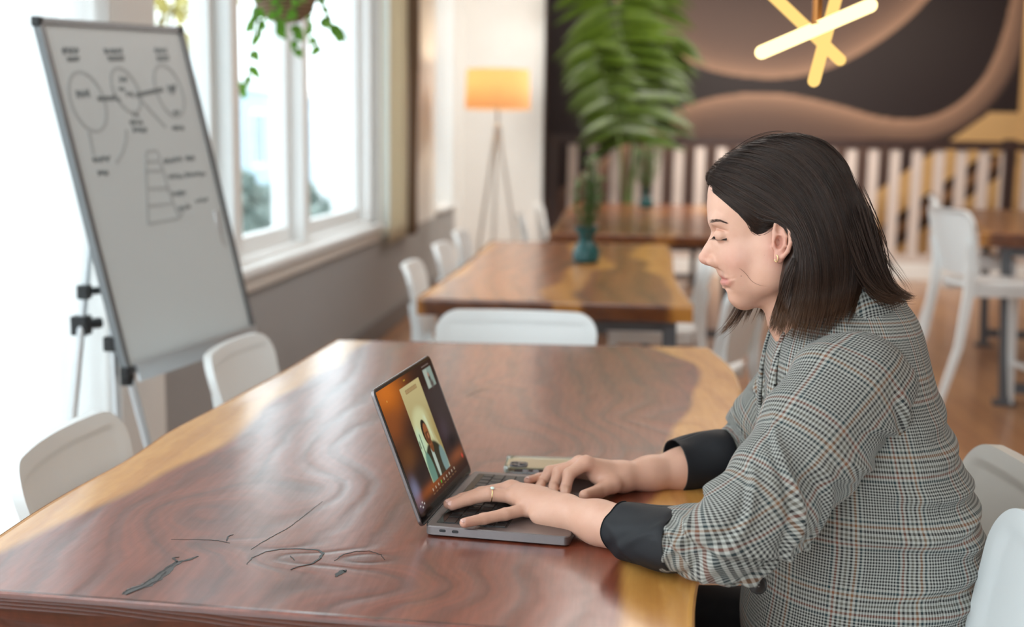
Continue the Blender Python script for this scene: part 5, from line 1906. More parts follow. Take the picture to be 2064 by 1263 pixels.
head.cap(H(1614, 640), H(1668, 735), 0.044, 0.052, 0.02)
HV, HF = head.mesh()
HV = lap_smooth(HV, HF, 1, 0.5)
# bring the mid-line profile onto the one measured in the photograph; the correction fades towards the sides of the face
PROFILE = [(378, 1428), (400, 1426), (420, 1425), (440, 1426), (449, 1427), (458, 1431), (466, 1434), (474, 1432), (484, 1427), (494, 1421), (504, 1415), (512, 1410), (518, 1408), (524, 1408.5), (530, 1413), (534, 1421), (538, 1435), (542, 1443),
           (548, 1445), (552, 1447), (555, 1449), (558, 1452), (561, 1455), (564, 1453), (568, 1451.5), (572, 1453), (576, 1456), (582, 1461), (589, 1466), (596, 1467), (603, 1468), (610, 1473), (616, 1480)]
def profile_px():
    j = int(round((YH-head.lo[1])/head.res))
    out = []
    for py, _ in PROFILE:
        z = H(1450, py)[2]
        k = (z-head.lo[2])/head.res
        k0 = int(k)
        f = head.F[:, j, k0]*(1-(k-k0))+head.F[:, j, k0+1]*(k-k0)
        i = int(np.argmax(f < 0))
        x = head.lo[0]+head.res*(i-f[i]/(f[i]-f[i-1])) if i > 0 else head.lo[0]
        out.append((z, x, H(_, py)[0]))
    return np.array(out)
PRF = profile_px()[::-1]
dX = np.interp(HV[:, 2], PRF[:, 0], PRF[:, 2]-PRF[:, 1], left=PRF[0, 2]-PRF[0, 1], right=PRF[-1, 2]-PRF[-1, 1])
sig = np.interp(HV[:, 2], [H(1450, 615)[2], H(1450, 590)[2], H(1450, 575)[2], H(1450, 545)[2], H(1450, 530)[2], H(1450, 470)[2], H(1450, 440)[2]], [0.028, 0.026, 0.022, 0.020, 0.011, 0.016, 0.045])
wY = np.exp(-((HV[:, 1]-YH)/sig)**2)
wX = smoothstep(H(1545, 500)[0], H(1470, 500)[0], HV[:, 0])
top = smoothstep(H(1450, 352)[2], H(1450, 385)[2], HV[:, 2])
low = smoothstep(H(1450, 634)[2], H(1450, 612)[2], HV[:, 2])
HV[:, 0] += dX*wY*wX*top*low
if globals().get('DEBUG'):
    for (py, t_), p in zip(PROFILE[::-1], PRF):
        print('prof', py, round((p[1]-p[2])*1360, 1))
def gauss(V, c, r):
    return np.exp(-(((V-np.asarray(c))/np.asarray(r))**2).sum(1))
bl = np.zeros(len(HV))
for s_ in (-1, 1):
    bl = np.maximum(bl, 0.22*gauss(HV, H(1478, 525, 0.05*s_), (0.028, 0.04, 0.024)))
    bl = np.maximum(bl, 0.40*gauss(HV, H(1574, 500, 0.076*s_), (0.022, 0.02, 0.03)))
    bl = np.maximum(bl, 0.75*np.clip(2.2*gauss(HV, H(1464, 564.5, 0.012*s_), (0.0175, 0.034, 0.0088))-0.55, 0, 1))
bl = np.maximum(bl, 0.30*gauss(HV, H(1418, 525), (0.016, 0.02, 0.012)))

# ------------------------------------------------------------------ arms and hands
def hand_left(f):
    KZ = 0.771
    W = lambda px, py, z: np.array(on_z(px, py, z))
    def A(px, py, Y):
        return np.array(on_y(px, py, Y))
    wr = A(1152, 1036, 1.683)
    # forearm, flattened at the wrist
    f.cap(A(1420, 1096, 1.545), A(1300, 1076, 1.600), 0.045, 0.037, 0.02)
    f.cap(A(1300, 1076, 1.600), A(1205, 1052, 1.652), 0.037, 0.030, 0.02)
    f.cap(A(1205, 1052, 1.652), wr, 0.030, 0.0255, 0.015)
    # knuckles (index is far, little finger near)
    kn = {'i': A(1035, 984, 1.785), 'm': A(1030, 984, 1.762), 'r': A(1040, 1000, 1.738), 'p': A(1066, 1024, 1.712)}
    for k_, r_ in (('i', 0.0115), ('m', 0.0118), ('r', 0.0112), ('p', 0.0105)):
        f.cap(wr + (kn[k_]-wr)*0.12, kn[k_], 0.0185, r_, 0.016)
    f.ell(wr+(kn['p']-wr)*0.42+np.array((0, -0.006, -0.006)), (0.034, 0.015, 0.017), 0.014)      # heel of the hand
    f.ell(wr+(kn['m']-wr)*0.6, (0.034, 0.028, 0.014), 0.016)
    tips = {}
    def fin(k_, pts, rad):
        f.chain([kn[k_]]+[np.array(p) for p in pts], rad, 0.004, 0.0016, kn[k_], 0.012)
        tips[k_] = (np.array(pts[-2]), np.array(pts[-1]), rad[-1])
    tp = W(936, 1053, KZ+0.006)
    fin('p', [A(1018, 1036, 1.682), A(975, 1045, 1.662), tp], [0.0102, 0.0090, 0.0083, 0.0072])
    tr = W(912, 1017, KZ+0.009)
    fin('r', [A(985, 996, 1.730), A(945, 1005, 1.722), tr], [0.0112, 0.0102, 0.0095, 0.0084])
    fin('m', [A(970, 994, 1.760), A(932, 1006, 1.750), W(904, 1015, KZ+0.006)], [0.0115, 0.0103, 0.0094, 0.0080])
    fin('i', [A(992, 990, 1.795), A(958, 1000, 1.795), W(936, 1008, KZ+0.005)], [0.0112, 0.0100, 0.0092, 0.0080])
    # thumb on the far side
    f.cap(wr+(kn['i']-wr)*0.25, A(1075, 1000, 1.80), 0.017, 0.0125, 0.014)
    f.chain([A(1075, 1000, 1.80), A(1040, 1005, 1.825), W(1015, 1000, KZ+0.008)], [0.0125, 0.0105, 0.0085], 0.004, 0.003, A(1075, 1000, 1.80), 0.012)
    return kn, tips
def hand_right(f):
    KZ = 0.771
    W = lambda px, py, z: np.array(on_z(px, py, z))
    def A(px, py, Y):
        return np.array(on_y(px, py, Y))
    wr = A(1262, 960, 1.915)
    f.cap(A(1470, 928, 1.995), A(1380, 943, 1.965), 0.035, 0.0335, 0.02)
    f.cap(A(1380, 945, 1.965), A(1310, 954, 1.938), 0.0335, 0.0275, 0.02)
    f.cap(A(1310, 954, 1.938), wr, 0.0275, 0.0235, 0.015)
    kn = {'i': A(1181, 933, 1.880), 'm': A(1168, 933, 1.900), 'r': A(1158, 940, 1.921), 'p': A(1152, 950, 1.940)}
    for k_, r_ in (('i', 0.0118), ('m', 0.0118), ('r', 0.0112), ('p', 0.0105)):
        f.cap(wr + (kn[k_]-wr)*0.1, kn[k_], 0.0175, r_, 0.014)
    tips = {}
    def fin(k_, pts, rad):
        f.chain([kn[k_]]+[np.array(p) for p in pts], rad, 0.004, 0.0014, kn[k_], 0.011)
        tips[k_] = (np.array(pts[-2]), np.array(pts[-1]), rad[-1])
    fin('i', [A(1147, 955, 1.858), A(1140, 985, 1.845), W(1138, 1004, KZ+0.004)], [0.0112, 0.0098, 0.0088, 0.0078])
    fin('m', [A(1126, 952, 1.885), A(1117, 980, 1.872), W(1112, 1000, KZ+0.004)], [0.0115, 0.0100, 0.0090, 0.0080])
    fin('r', [A(1108, 950, 1.912), A(1092, 975, 1.900), W(1082, 990, KZ+0.004)], [0.0108, 0.0096, 0.0088, 0.0078])
    fin('p', [A(1112, 956, 1.935), A(1085, 963, 1.922), W(1064, 968, KZ+0.006)], [0.0100, 0.0086, 0.0078, 0.0068])
    # thumb: leaves the near side of the palm, swings towards the camera, tip on the deck
    th0 = A(1235, 976, 1.880)
    f.cap(wr+np.array((-0.006, -0.004, -0.004)), th0, 0.0175, 0.0135, 0.014)
    f.chain([th0, A(1207, 990, 1.852), W(1178, 998, KZ+0.010)], [0.0135, 0.0112, 0.0088], 0.004, 0.002, th0, 0.012)
    f.ell(A(1212, 962, 1.890), (0.020, 0.016, 0.013), 0.014)
    return kn, tips
fl = Field((-0.30, 1.49, 0.735), (0.24, 1.87, 0.865), 0.0017)
knL, tipL = hand_left(fl)
LV, LF = fl.mesh(); LV = lap_smooth(LV, LF, 1, 0.4)
fr = Field((-0.18, 1.755, 0.735), (0.24, 2.06, 0.875), 0.0017)
knR, tipR = hand_right(fr)
RV, RF = fr.mesh(); RV = lap_smooth(RV, RF, 1, 0.4)
# trunk under the clothes joins head, neck and arms
tr_ = Field((0.08, 1.48, 0.50), (0.60, 2.10, 1.16), 0.010)
tr_.ell((0.37, 1.79, 0.60), (0.12, 0.155, 0.13), 0.05).ell((0.37, 1.79, 0.82), (0.10, 0.125, 0.17), 0.06).ell((0.345, 1.79, 0.96), (0.085, 0.135, 0.08), 0.05)
tr_.cap((0.335, 1.775, 1.0), tuple(H(1660, 700)), 0.05, 0.046, 0.04)
for a, b, c in (((0.34, 1.66, 0.985), tuple(on_y(1465, 1100, 1.56)), tuple(on_y(1400, 1098, 1.58))), ((0.33, 1.93, 0.985), tuple(on_y(1510, 895, 2.02)), tuple(on_y(1465, 930, 1.995)))):
    tr_.cap(a, b, 0.05, 0.038, 0.03).cap(b, c, 0.038, 0.038, 0.02)
TV, TF = tr_.mesh()
BV = np.concatenate([HV, LV, RV, TV])
BF = np.concatenate([HF, LF+len(HV), RF+len(HV)+len(LV), TF+len(HV)+len(LV)+len(RV)])
blh = []
for V_h, kn_, tp_ in ((LV, knL, tipL), (RV, knR, tipR)):
    b = np.zeros(len(V_h))
    for k_ in kn_:
        b = np.maximum(b, 0.16*gauss(V_h, kn_[k_], (0.012,)*3))
        if k_ in tp_:
            b = np.maximum(b, 0.30*gauss(V_h, tp_[k_][1], (0.012,)*3))
            b = np.maximum(b, 0.14*gauss(V_h, tp_[k_][0], (0.008,)*3))
    blh.append(b)
ORIG = Vector((0.40, 1.80, 0.0))
woman = thing('person', 'woman in a checked blazer with shoulder length brown hair typing at the laptop', 'person', ORIG)
on3 = np.array(ORIG)
mobj('body', BV-on3, BF, M['skin'], woman, True, attrs={'blush': np.concatenate([bl]+blh+[np.zeros(len(TV))])})

# eyes, lashes, brows, nails, ring, earring
for s_ in (-1, 1):
    c = H(1455.5, 474, 0.0305*s_)-on3
    V, F = [], []
    nu, nv = 20, 12
    eye = MB()
    prof = [(0.0102*math.sin(math.pi*k/12)+1e-5, -0.0102*math.cos(math.pi*k/12)) for k in range(13)]
    eye.lathe(prof, 20)
    eo = eye.obj('eye', plain('eye_white', (0.72, 0.70, 0.68, 1), 0.15), woman, True, loc=c)
    ir = MB().lathe([(0.0001, 0.0106), (0.0022, 0.0106), (0.0050, 0.0096), (0.0052, 0.0088)], 18)
    iro = ir.obj('iris', plain('hazel_iris', srgb(70, 48, 30), 0.15), eo, True)
    iro.rotation_euler = (0, math.radians(-112), 0)
    lv, lf = [], []
    for k in range(26):
        t = k/25
        p = H(1440+24*t, 475.0+3.0*math.sin(t*math.pi*0.75)+3*t, (0.0275+0.0165*t)*s_)
        d = H(1440+24*t-(11-11*t), 475.0+9+1*t, (0.030+0.022*t)*s_)
        m_ = (p+d)/2 + np.array((0.0, 0, -0.0008))
        b = len(lv)
        for q_, w in ((p, 0.0007), (m_, 0.0005), (d, 0.0001)):
            for a in range(3):
                an = 2*math.pi*a/3
                lv.append(tuple(q_-on3+np.array((w*math.cos(an), w*math.sin(an), 0))))
        for i in range(2):
            for a in range(3):
                lf.append((b+3*i+a, b+3*i+(a+1) % 3, b+3*i+3+(a+1) % 3, b+3*i+3+a))
    lo_ = mobj('eyelashes', lv, lf, plain('dark_lash', (0.012, 0.01, 0.01, 1), 0.5), woman)
    lo_['kind'] = 'stuff'

def on_head(px, py, s_=-1, lift=0.0004):
    """nearest skin point of the head along the line of sight at a photo point (near side), or its mirror"""
    d = np.array(ray(px, py))
    o = np.array((0, 0, CAMZ))
    t0, t1 = (YH-0.10)/d[1], (YH+0.03)/d[1]
    T = np.linspace(t0, t1, 260)
    P = o[None]+d[None]*T[:, None]
    I = np.clip(((P-head.lo)/head.res).round().astype(int), 0, np.array(head.F.shape)-1)
    v = head.F[I[:, 0], I[:, 1], I[:, 2]]
    w = np.where(v < 0)[0]
    if not len(w):
        return H(px, py)
    p = P[w[0]].copy()
    p[1] -= lift
    if s_ > 0:
        p[1] = 2*YH - p[1]
    return p

def strands(paths, rad, n=3, taper=True):
    """many thin tubes at once; paths: (S, K, 3) array; returns verts, faces, per-vertex t"""
    Pth = np.asarray(paths)
    S_, K, _ = Pth.shape
    T = np.gradient(Pth, axis=1)
    T /= np.linalg.norm(T, axis=2, keepdims=True)+1e-9
    ref = np.array((0.31, -0.9, 0.3))
    A_ = np.cross(T, ref); A_ /= np.linalg.norm(A_, axis=2, keepdims=True)+1e-9
    B_ = np.cross(T, A_)
    t = np.linspace(0, 1, K)[None, :, None]
    rr = np.asarray(rad).reshape(-1, 1, 1)*(np.clip(1.06-t**3, 0.08, 1)*np.clip(0.2+t/0.10, 0.2, 1) if taper else 1)
    V = []
    for k in range(n):
        a = 2*math.pi*k/n
        V.append(Pth + (A_*math.cos(a)+B_*math.sin(a))*rr)
    V = np.stack(V, 2)                                  # S,K,n,3
    idx = np.arange(S_*K*n).reshape(S_, K, n)
    F = np.stack([idx[:, :-1], np.roll(idx, -1, 2)[:, :-1], np.roll(idx, -1, 2)[:, 1:], idx[:, 1:]], -1).reshape(-1, 4)
    tt = np.broadcast_to(t, (S_, K, 1)).repeat(n, 2).reshape(-1) if False else np.repeat(np.broadcast_to(t[..., 0], (S_, K)).reshape(-1), n)
    return V.reshape(-1, 3), F, tt

# eyebrows: short hairs
for s_ in (-1, 1):
    pp = []
    for k in range(150):
        t = RNG.uniform(0, 1)
        bx = 1428+34*t
        by = 447.5 - 5.0*math.sin(min(1, t*1.3)*math.pi*0.62) + 5.5*t*t + RNG.uniform(-3.6, 3.6)*(1-0.7*t)
        a = on_head(bx, by, s_, 0.0006)
        b = on_head(bx+6.5, by-2.2+4.5*t, s_, 0.0011)
        pp.append([a, (a+b)/2+np.array((0, -0.0003*(-s_), 0)), b])
    V, F, tt = strands(np.array(pp), np.full(len(pp), 0.00024), 3)
    mobj('eyebrow', V-on3, F, plain('brown_brow_hair', srgb(88, 64, 54), 0.6), woman)['kind'] = 'stuff'

# small moles
for px, py, r_ in ((1527, 498, 0.0011), (1477, 554, 0.0008), (1494, 556, 0.0009), (1479, 521, 0.0006), (1541, 514, 0.0006)):
    p = on_head(px, py, -1, 0.0)
    MB().lathe([(0.0001, -r_*0.4), (r_*0.8, -r_*0.2), (r_, 0), (r_*0.7, r_*0.3), (0.0001, r_*0.4)], 10).obj('mole', plain('brown_mole', srgb(96, 62, 52), 0.6), woman, True, loc=p-on3)

nail_m = plain('fingernail', srgb(226, 184, 172), 0.22)
for tips, names in ((tipL, ('p', 'r', 'm')), (tipR, ('i', 'm', 'p'))):
    for k_ in names:
        a, b, r_ = tips[k_]
        d = Vector(b-a).normalized()
        up = Vector((0, 0, 1))
        up = (up - d*up.dot(d)).normalized()
        if k_ == 'p' or tips is tipL:
            up = (up + Vector((0, -0.55, 0))); up = (up - d*up.dot(d)).normalized()
        sd = d.cross(up)
        V, F = [], []
        nn = 7
        for i in range(nn):
            for j in range(nn):
                u, v = -1+2*i/(nn-1), -1+2*j/(nn-1)
                k2 = math.sqrt(max(0, 1-0.45*v*v)); k3 = math.sqrt(max(0, 1-0.35*u*u))
                h_ = r_*(0.99-0.33*(v*k3)**2 - 0.18*max(0, u)**2)
                V.append((Vector(b)+d*(u*k2*0.0058+0.0018)+sd*(v*k3*0.0050)*(r_/0.008)+up*h_)[:])
        for i in range(nn-1):
            for j in range(nn-1):
                F.append((i*nn+j, (i+1)*nn+j, (i+1)*nn+j+1, i*nn+j+1))
        N0 = len(V)
        V += [(Vector(q)-up*0.0007)[:] for q in V]
        F += [tuple(N0+q for q in f[::-1]) for f in F]
        for i in range(nn-1):
            for e in ((i, i+1), ((nn-1)*nn+i+1, (nn-1)*nn+i)):
                F.append((e[0], e[1], N0+e[1], N0+e[0]))
            for e in (((i+1)*nn, i*nn), (i*nn+nn-1, (i+1)*nn+nn-1)):
                F.append((e[0], e[1], N0+e[1], N0+e[0]))
        mobj('fingernail', np.array(V)-on3, F, nail_m, woman, True)

# ring on the ring finger of the left hand
a, b = Vector(knL['r']), Vector(on_y(985, 996, 1.730))
c = a.lerp(b, 0.90)
d = (b-a).normalized()
up = (Vector((0, -0.35, 1)) - d*Vector((0, -0.35, 1)).dot(d)).normalized()
sd = d.cross(up)
pts = [c + (up*math.cos(q) + sd*math.sin(q))*0.01075 for q in np.linspace(0, 2*math.pi, 33)]
rg_ = MB().tube([p - ORIG for p in pts], 0.00085, 8, False).obj('ring', M['gold'], woman, True)
st0 = c + up*0.0122 - ORIG
R_ = Matrix((sd, d, up)).transposed()
V = []
prof = [(0.0003, -0.0012), (0.0028, -0.0008), (0.0034, 0.0003), (0.0024, 0.0013), (0.0003, 0.0016)]
g_ = MB().lathe(prof, 16)
g_.v = [(R_ @ Vector(p) + st0)[:] for p in g_.v]
g_.obj('stone', plain('pale_opal', (0.75, 0.86, 0.80, 1), 0.12), rg_, True)
# small hoop earring
ec = H(1565, 521, -0.083)
pts = [Vector(ec) + Vector((0.0036*math.cos(q)*0.5, -0.0036*math.cos(q)*0.6, 0.0048*math.sin(q))) - ORIG for q in np.linspace(0, 2*math.pi, 25)]
MB().tube(pts, 0.0006, 8, False).obj('earring', M['gold'], woman, True)
# ------------------------------------------------------------------ clothes
def catmull(P, m=10):
    P = np.asarray(P, float)
    out = []
    for i in range(len(P)-1):
        p0, p1, p2, p3 = P[max(i-1, 0)], P[i], P[i+1], P[min(i+2, len(P)-1)]
        for t in np.linspace(0, 1, m, endpoint=False):
            out.append(0.5*((2*p1)+(p2-p0)*t+(2*p0-5*p1+4*p2-p3)*t*t+(3*p1-p0-3*p2+p3)*t**3))
    out.append(P[-1])
    return np.array(out)

def sleeve(name, ctrl, mat, parent, folds, nseg=96, m=22, u0=0.0, ref=(0, 0, 1), noise_amp=0.0035, seed=1, cap_end=False):
    """tube of cloth; ctrl rows: x,y,z, radius a (along ref), radius b (across); folds: (v, u, slope, width, height) ridges"""
    C = catmull(ctrl, m)
    P, ra, rb = C[:, :3], C[:, 3], C[:, 4]
    T = np.gradient(P, axis=0); T /= np.linalg.norm(T, axis=1, keepdims=True)
    ref = np.array(ref, float)
    A_ = ref[None]-T*(T@ref)[:, None]; A_ /= np.linalg.norm(A_, axis=1, keepdims=True)
    B_ = np.cross(T, A_)
    L = np.concatenate([[0], np.cumsum(np.linalg.norm(np.diff(P, axis=0), axis=1))])
    th = np.linspace(0, 2*np.pi, nseg+1)
    TH, LL_ = np.meshgrid(th, L)
    R = np.zeros_like(TH)
    w = Wob(seed, 12, 3, 0.5, 1.6)
    R += noise_amp*w(np.cos(TH)*0.8, np.sin(TH)*0.8, LL_*9)
    for (v, u, slope, wd, ht, span) in folds:
        du = (TH-u+np.pi) % (2*np.pi) - np.pi
        d = (LL_ - v - slope*du*0.06 - 0.006*np.sin(3*du+v*40))/wd
        R += ht*(np.exp(-d*d) - 0.55*np.exp(-((d-1.5)/0.9)**2))*np.exp(-(du/span)**4)
    V = P[:, None] + A_[:, None]*((ra[:, None]+R)*np.cos(TH))[..., None] + B_[:, None]*((rb[:, None]+R)*np.sin(TH))[..., None]
    uv = np.stack([u0+TH*0.072, LL_], -1)
    n0, n1 = TH.shape
    idx = np.arange(n0*n1).reshape(n0, n1)
    F = np.stack([idx[:-1, :-1], idx[:-1, 1:], idx[1:, 1:], idx[1:, :-1]], -1).reshape(-1, 4)
    o = mobj(name, V.reshape(-1, 3)-on3, F, mat, parent, True, uv=uv.reshape(-1, 2))
    s_ = o.modifiers.new('thickness', 'SOLIDIFY')
    s_.thickness = 0.0022
    s_.offset = -1
    return o
A3 = lambda px, py, Y: tuple(on_y(px, py, Y))

# torso: rings from hem to collar; rows: z, centre x, half depth, half width, centre y
ROWS = np.array([
    (0.520, 0.372, 0.160, 0.205, 1.79), (0.560, 0.374, 0.164, 0.208, 1.79), (0.620, 0.378, 0.166, 0.202, 1.79), (0.700, 0.383, 0.163, 0.192, 1.79),
    (0.760, 0.386, 0.162, 0.190, 1.79), (0.820, 0.380, 0.152, 0.188, 1.79), (0.880, 0.370, 0.141, 0.190, 1.79), (0.940, 0.358, 0.129, 0.190, 1.79),
    (0.985, 0.350, 0.119, 0.186, 1.788), (1.020, 0.347, 0.110, 0.174, 1.786), (1.050, 0.346, 0.101, 0.150, 1.783), (1.075, 0.344, 0.091, 0.118, 1.78), (1.096, 0.340, 0.078, 0.088, 1.775), (1.112, 0.334, 0.067, 0.070, 1.772)])
def torso():
    C = catmull(ROWS, 16)
    nseg = 220
    th = np.linspace(0, 2*np.pi, nseg+1)
    TH, Zi = np.meshgrid(th, np.arange(len(C)))
    z, cx, ax_, by, cy = (C[:, k][:, None] for k in range(5))
    L = np.concatenate([[0], np.cumsum(np.hypot(np.diff(C[:, 0]), np.hypot(np.diff(C[:, 3]), np.diff(C[:, 1])*0.5)))])[:, None] + 0*TH
    e = 2.35
    c_, s_ = np.cos(TH), np.sin(TH)
    k = (np.abs(c_)**e + np.abs(s_)**e)**(-1/e)
    zz = z + 0*TH
    R = np.zeros_like(TH)
    w = Wob(31, 14, 3, 0.4, 1.3)
    R += 0.0035*w(c_*0.9, s_*0.9, zz*7)
    # waist folds wrapping round the back and near side (theta: 0 = back, 3pi/2 = near side)
    for (v, u, slope, wd, ht, span) in ((0.845, 5.6, -0.25, 0.011, 0.007, 1.1), (0.80, 5.3, 0.3, 0.012, 0.008, 1.0), (0.765, 5.75, -0.2, 0.010, 0.006, 0.9), (0.725, 5.5, 0.35, 0.014, 0.008, 1.0),
                                        (0.685, 5.9, 0.15, 0.012, 0.006, 0.8), (0.64, 5.6, 0.5, 0.016, 0.007, 0.9), (0.90, 5.9, 0.2, 0.012, 0.005, 0.7), (0.60, 5.2, 0.2, 0.02, 0.005, 0.9), (0.95, 5.75, 0.5, 0.014, 0.004, 0.6)):
        du = (TH-u+np.pi) % (2*np.pi) - np.pi
        d = (zz - v - slope*du*0.06 - 0.005*np.sin(3*du+v*30))/wd
        R += ht*(np.exp(-d*d) - 0.5*np.exp(-((d+1.5)/0.9)**2))*np.exp(-(du/span)**4)
    # side seam: a fine groove running down the near side of the back
    du = (TH-5.15-0.25*(0.9-zz)+np.pi) % (2*np.pi) - np.pi
    R -= 0.0022*np.exp(-(du/0.012)**2)*smoothstep(1.0, 0.95, zz)
    X = cx + (ax_+R)*k*c_
    Y = cy + (by+R)*k*s_
    # round the front edge: a vertical opening on the front
    V = np.stack([X, Y, zz], -1)
    uv = np.stack([TH*0.178, L], -1)
    n0, n1 = TH.shape
    idx = np.arange(n0*n1).reshape(n0, n1)
    F = np.stack([idx[:-1, :-1], idx[:-1, 1:], idx[1:, 1:], idx[1:, :-1]], -1).reshape(-1, 4)
    o = mobj('blazer', V.reshape(-1, 3)-on3, F, M['plaid'], woman, True, uv=uv.reshape(-1, 2))
    m_ = o.modifiers.new('thickness', 'SOLIDIFY')
    m_.thickness = 0.0025
    m_.offset = -1
    return o
blz = torso()

# near (left) sleeve: shoulder cap, slack upper arm with diagonal drag folds, bunched elbow, turned-up end
near = [A3(1742, 716, 1.690) + (0.050, 0.050), A3(1733, 745, 1.672) + (0.077, 0.074), A3(1712, 785, 1.650) + (0.085, 0.081), A3(1672, 842, 1.618) + (0.084, 0.079), A3(1622, 912, 1.585) + (0.081, 0.074), A3(1566, 985, 1.555) + (0.076, 0.068),
        A3(1515, 1042, 1.530) + (0.070, 0.062), A3(1464, 1080, 1.518) + (0.062, 0.060), A3(1415, 1090, 1.528) + (0.048, 0.055), A3(1370, 1086, 1.545) + (0.0405, 0.052), A3(1345, 1083, 1.560) + (0.038, 0.049)]
sleeve('sleeve', near, M['plaid'], woman,
       [(0.066, 3.6, 0.8, 0.0075, 0.009, 1.2), (0.100, 3.8, -0.7, 0.009, 0.0095, 1.0), (0.145, 4.0, 0.7, 0.010, 0.008, 0.9), (0.200, 4.8, 0.8, 0.011, 0.006, 1.1), (0.245, 4.2, -0.6, 0.010, 0.006, 1.1),
        (0.285, 4.7, -0.9, 0.008, 0.010, 1.5), (0.312, 4.2, 0.9, 0.0075, 0.010, 1.4), (0.340, 4.8, -0.8, 0.0075, 0.009, 1.3), (0.366, 4.3, 0.7, 0.007, 0.008, 1.3), (0.392, 4.8, -0.4, 0.007, 0.005, 1.4)], seed=3, u0=0.013)
# far (right) sleeve
far = [A3(1652, 735, 1.900) + (0.055, 0.055), A3(1640, 760, 1.925) + (0.075, 0.072), A3(1612, 790, 1.955) + (0.078, 0.074), A3(1572, 832, 1.990) + (0.072, 0.068), A3(1540, 868, 2.010) + (0.066, 0.062), A3(1507, 900, 2.015) + (0.060, 0.056),
       A3(1476, 914, 2.008) + (0.050, 0.049), A3(1455, 920, 1.998) + (0.046, 0.045)]
sleeve('sleeve', far, M['plaid'], woman, [(0.06, 3.9, 0.6, 0.011, 0.007, 1.4), (0.12, 4.3, -0.7, 0.011, 0.006, 1.3), (0.19, 4.1, 0.8, 0.010, 0.007, 1.5), (0.225, 4.6, -0.6, 0.009, 0.006, 1.4)], seed=5, u0=0.03)
# turned-back black lining cuffs
cuff_n = [A3(1376, 1087, 1.544) + (0.0415, 0.053), A3(1364, 1086, 1.549) + (0.0440, 0.056), A3(1335, 1081, 1.563) + (0.0430, 0.054), A3(1300, 1073, 1.583) + (0.0410, 0.051), A3(1273, 1067, 1.600) + (0.0390, 0.048), A3(1265, 1065.5, 1.606) + (0.0375, 0.0455)]
sleeve('cuff', cuff_n, M['navy_lining'], woman, [(0.022, 3.9, 0.9, 0.010, 0.0025, 1.2), (0.05, 4.6, -0.8, 0.010, 0.002, 1.2)], seed=8, noise_amp=0.0022, m=12)
cuff_f = [A3(1464, 920, 2.000) + (0.046, 0.045), A3(1452, 922, 1.996) + (0.050, 0.048), A3(1420, 930, 1.984) + (0.050, 0.047), A3(1385, 936, 1.970) + (0.047, 0.045), A3(1362, 939, 1.960) + (0.0450, 0.043)]
sleeve('cuff', cuff_f, M['navy_lining'], woman, [(0.03, 4.0, -0.8, 0.010, 0.0025, 1.2)], seed=9, noise_amp=0.0022, m=12)

# collar: a folded band standing round the neck and falling over the shoulders, and the lapels that run on from it
def collar():
    n, k = 72, 11
    V, uv = [], []
    for i in range(n):
        a = -2.35 + 4.7*i/(n-1)                 # 0 = back of the neck
        fr_ = smoothstep(1.2, 2.35, abs(a))
        ca, sa = math.cos(a), math.sin(a)
        for j in range(k):
            t = j/(k-1)
            if t < 0.35:                        # stand
                q = t/0.35
                r, z = 0.062-0.004*q, 1.090+0.036*q
            else:                               # fall: lies close on the shoulders
                q = (t-0.35)/0.65
                r = 0.059 + 0.040*q + 0.006*math.sin(q*math.pi)
                z = 1.126 + 0.006*math.sin(min(1, q*4)*math.pi) - 0.036*q**1.3
            x = 0.326 + r*ca*1.0 + 0.006*(1-t)
            y = 1.772 + r*sa*1.05
            z = z - 0.050*float(fr_) - 0.010*(1-ca) - (0.016*abs(sa)*max(0, t-0.35) if t > 0.35 else 0)
            V.append((x, y, z)); uv.append((a*0.075, t*0.105+0.02))
    F = [(i*k+j, (i+1)*k+j, (i+1)*k+j+1, i*k+j+1) for i in range(n-1) for j in range(k-1)]
    o = mobj('collar', np.array(V)-on3, F, M['plaid'], woman, True, uv=np.array(uv))
    s_ = o.modifiers.new('thickness', 'SOLIDIFY'); s_.thickness = 0.0035; s_.offset = 0
    for s2 in (-1, 1):
        V, uv = [], []
        nn, kk = 26, 8
        for i in range(nn):
            t = i/(nn-1)
            z = 1.056 - 0.33*t
            w = 0.062*math.sin(math.pi*min(1.0, 0.30+0.70*(1-t)))*(1 if t < 0.92 else (1-t)/0.08)
            # front surface of the torso at this height
            cx = np.interp(z, ROWS[:, 0], ROWS[:, 1]); ax_ = np.interp(z, ROWS[:, 0], ROWS[:, 2]); by = np.interp(z, ROWS[:, 0], ROWS[:, 3])
            for j in range(kk):
                q = j/(kk-1)
                yy = (0.055*(1-t) + 0.002 + w*q)
                ss = min(0.98, yy/by)
                xx = cx - ax_*(1-ss**2.35)**(1/2.35) - 0.003 - 0.003*math.sin(q*math.pi)
                V.append((xx, 1.788+s2*yy, z)); uv.append((yy*1.0+0.02*t, t*0.34))
        F = [(i*kk+j, (i+1)*kk+j, (i+1)*kk+j+1, i*kk+j+1) for i in range(nn-1) for j in range(kk-1)]
        o = mobj('lapel', np.array(V)-on3, F, M['plaid'], woman, True, uv=np.array(uv))
        s_ = o.modifiers.new('thickness', 'SOLIDIFY'); s_.thickness = 0.004; s_.offset = 0
collar()

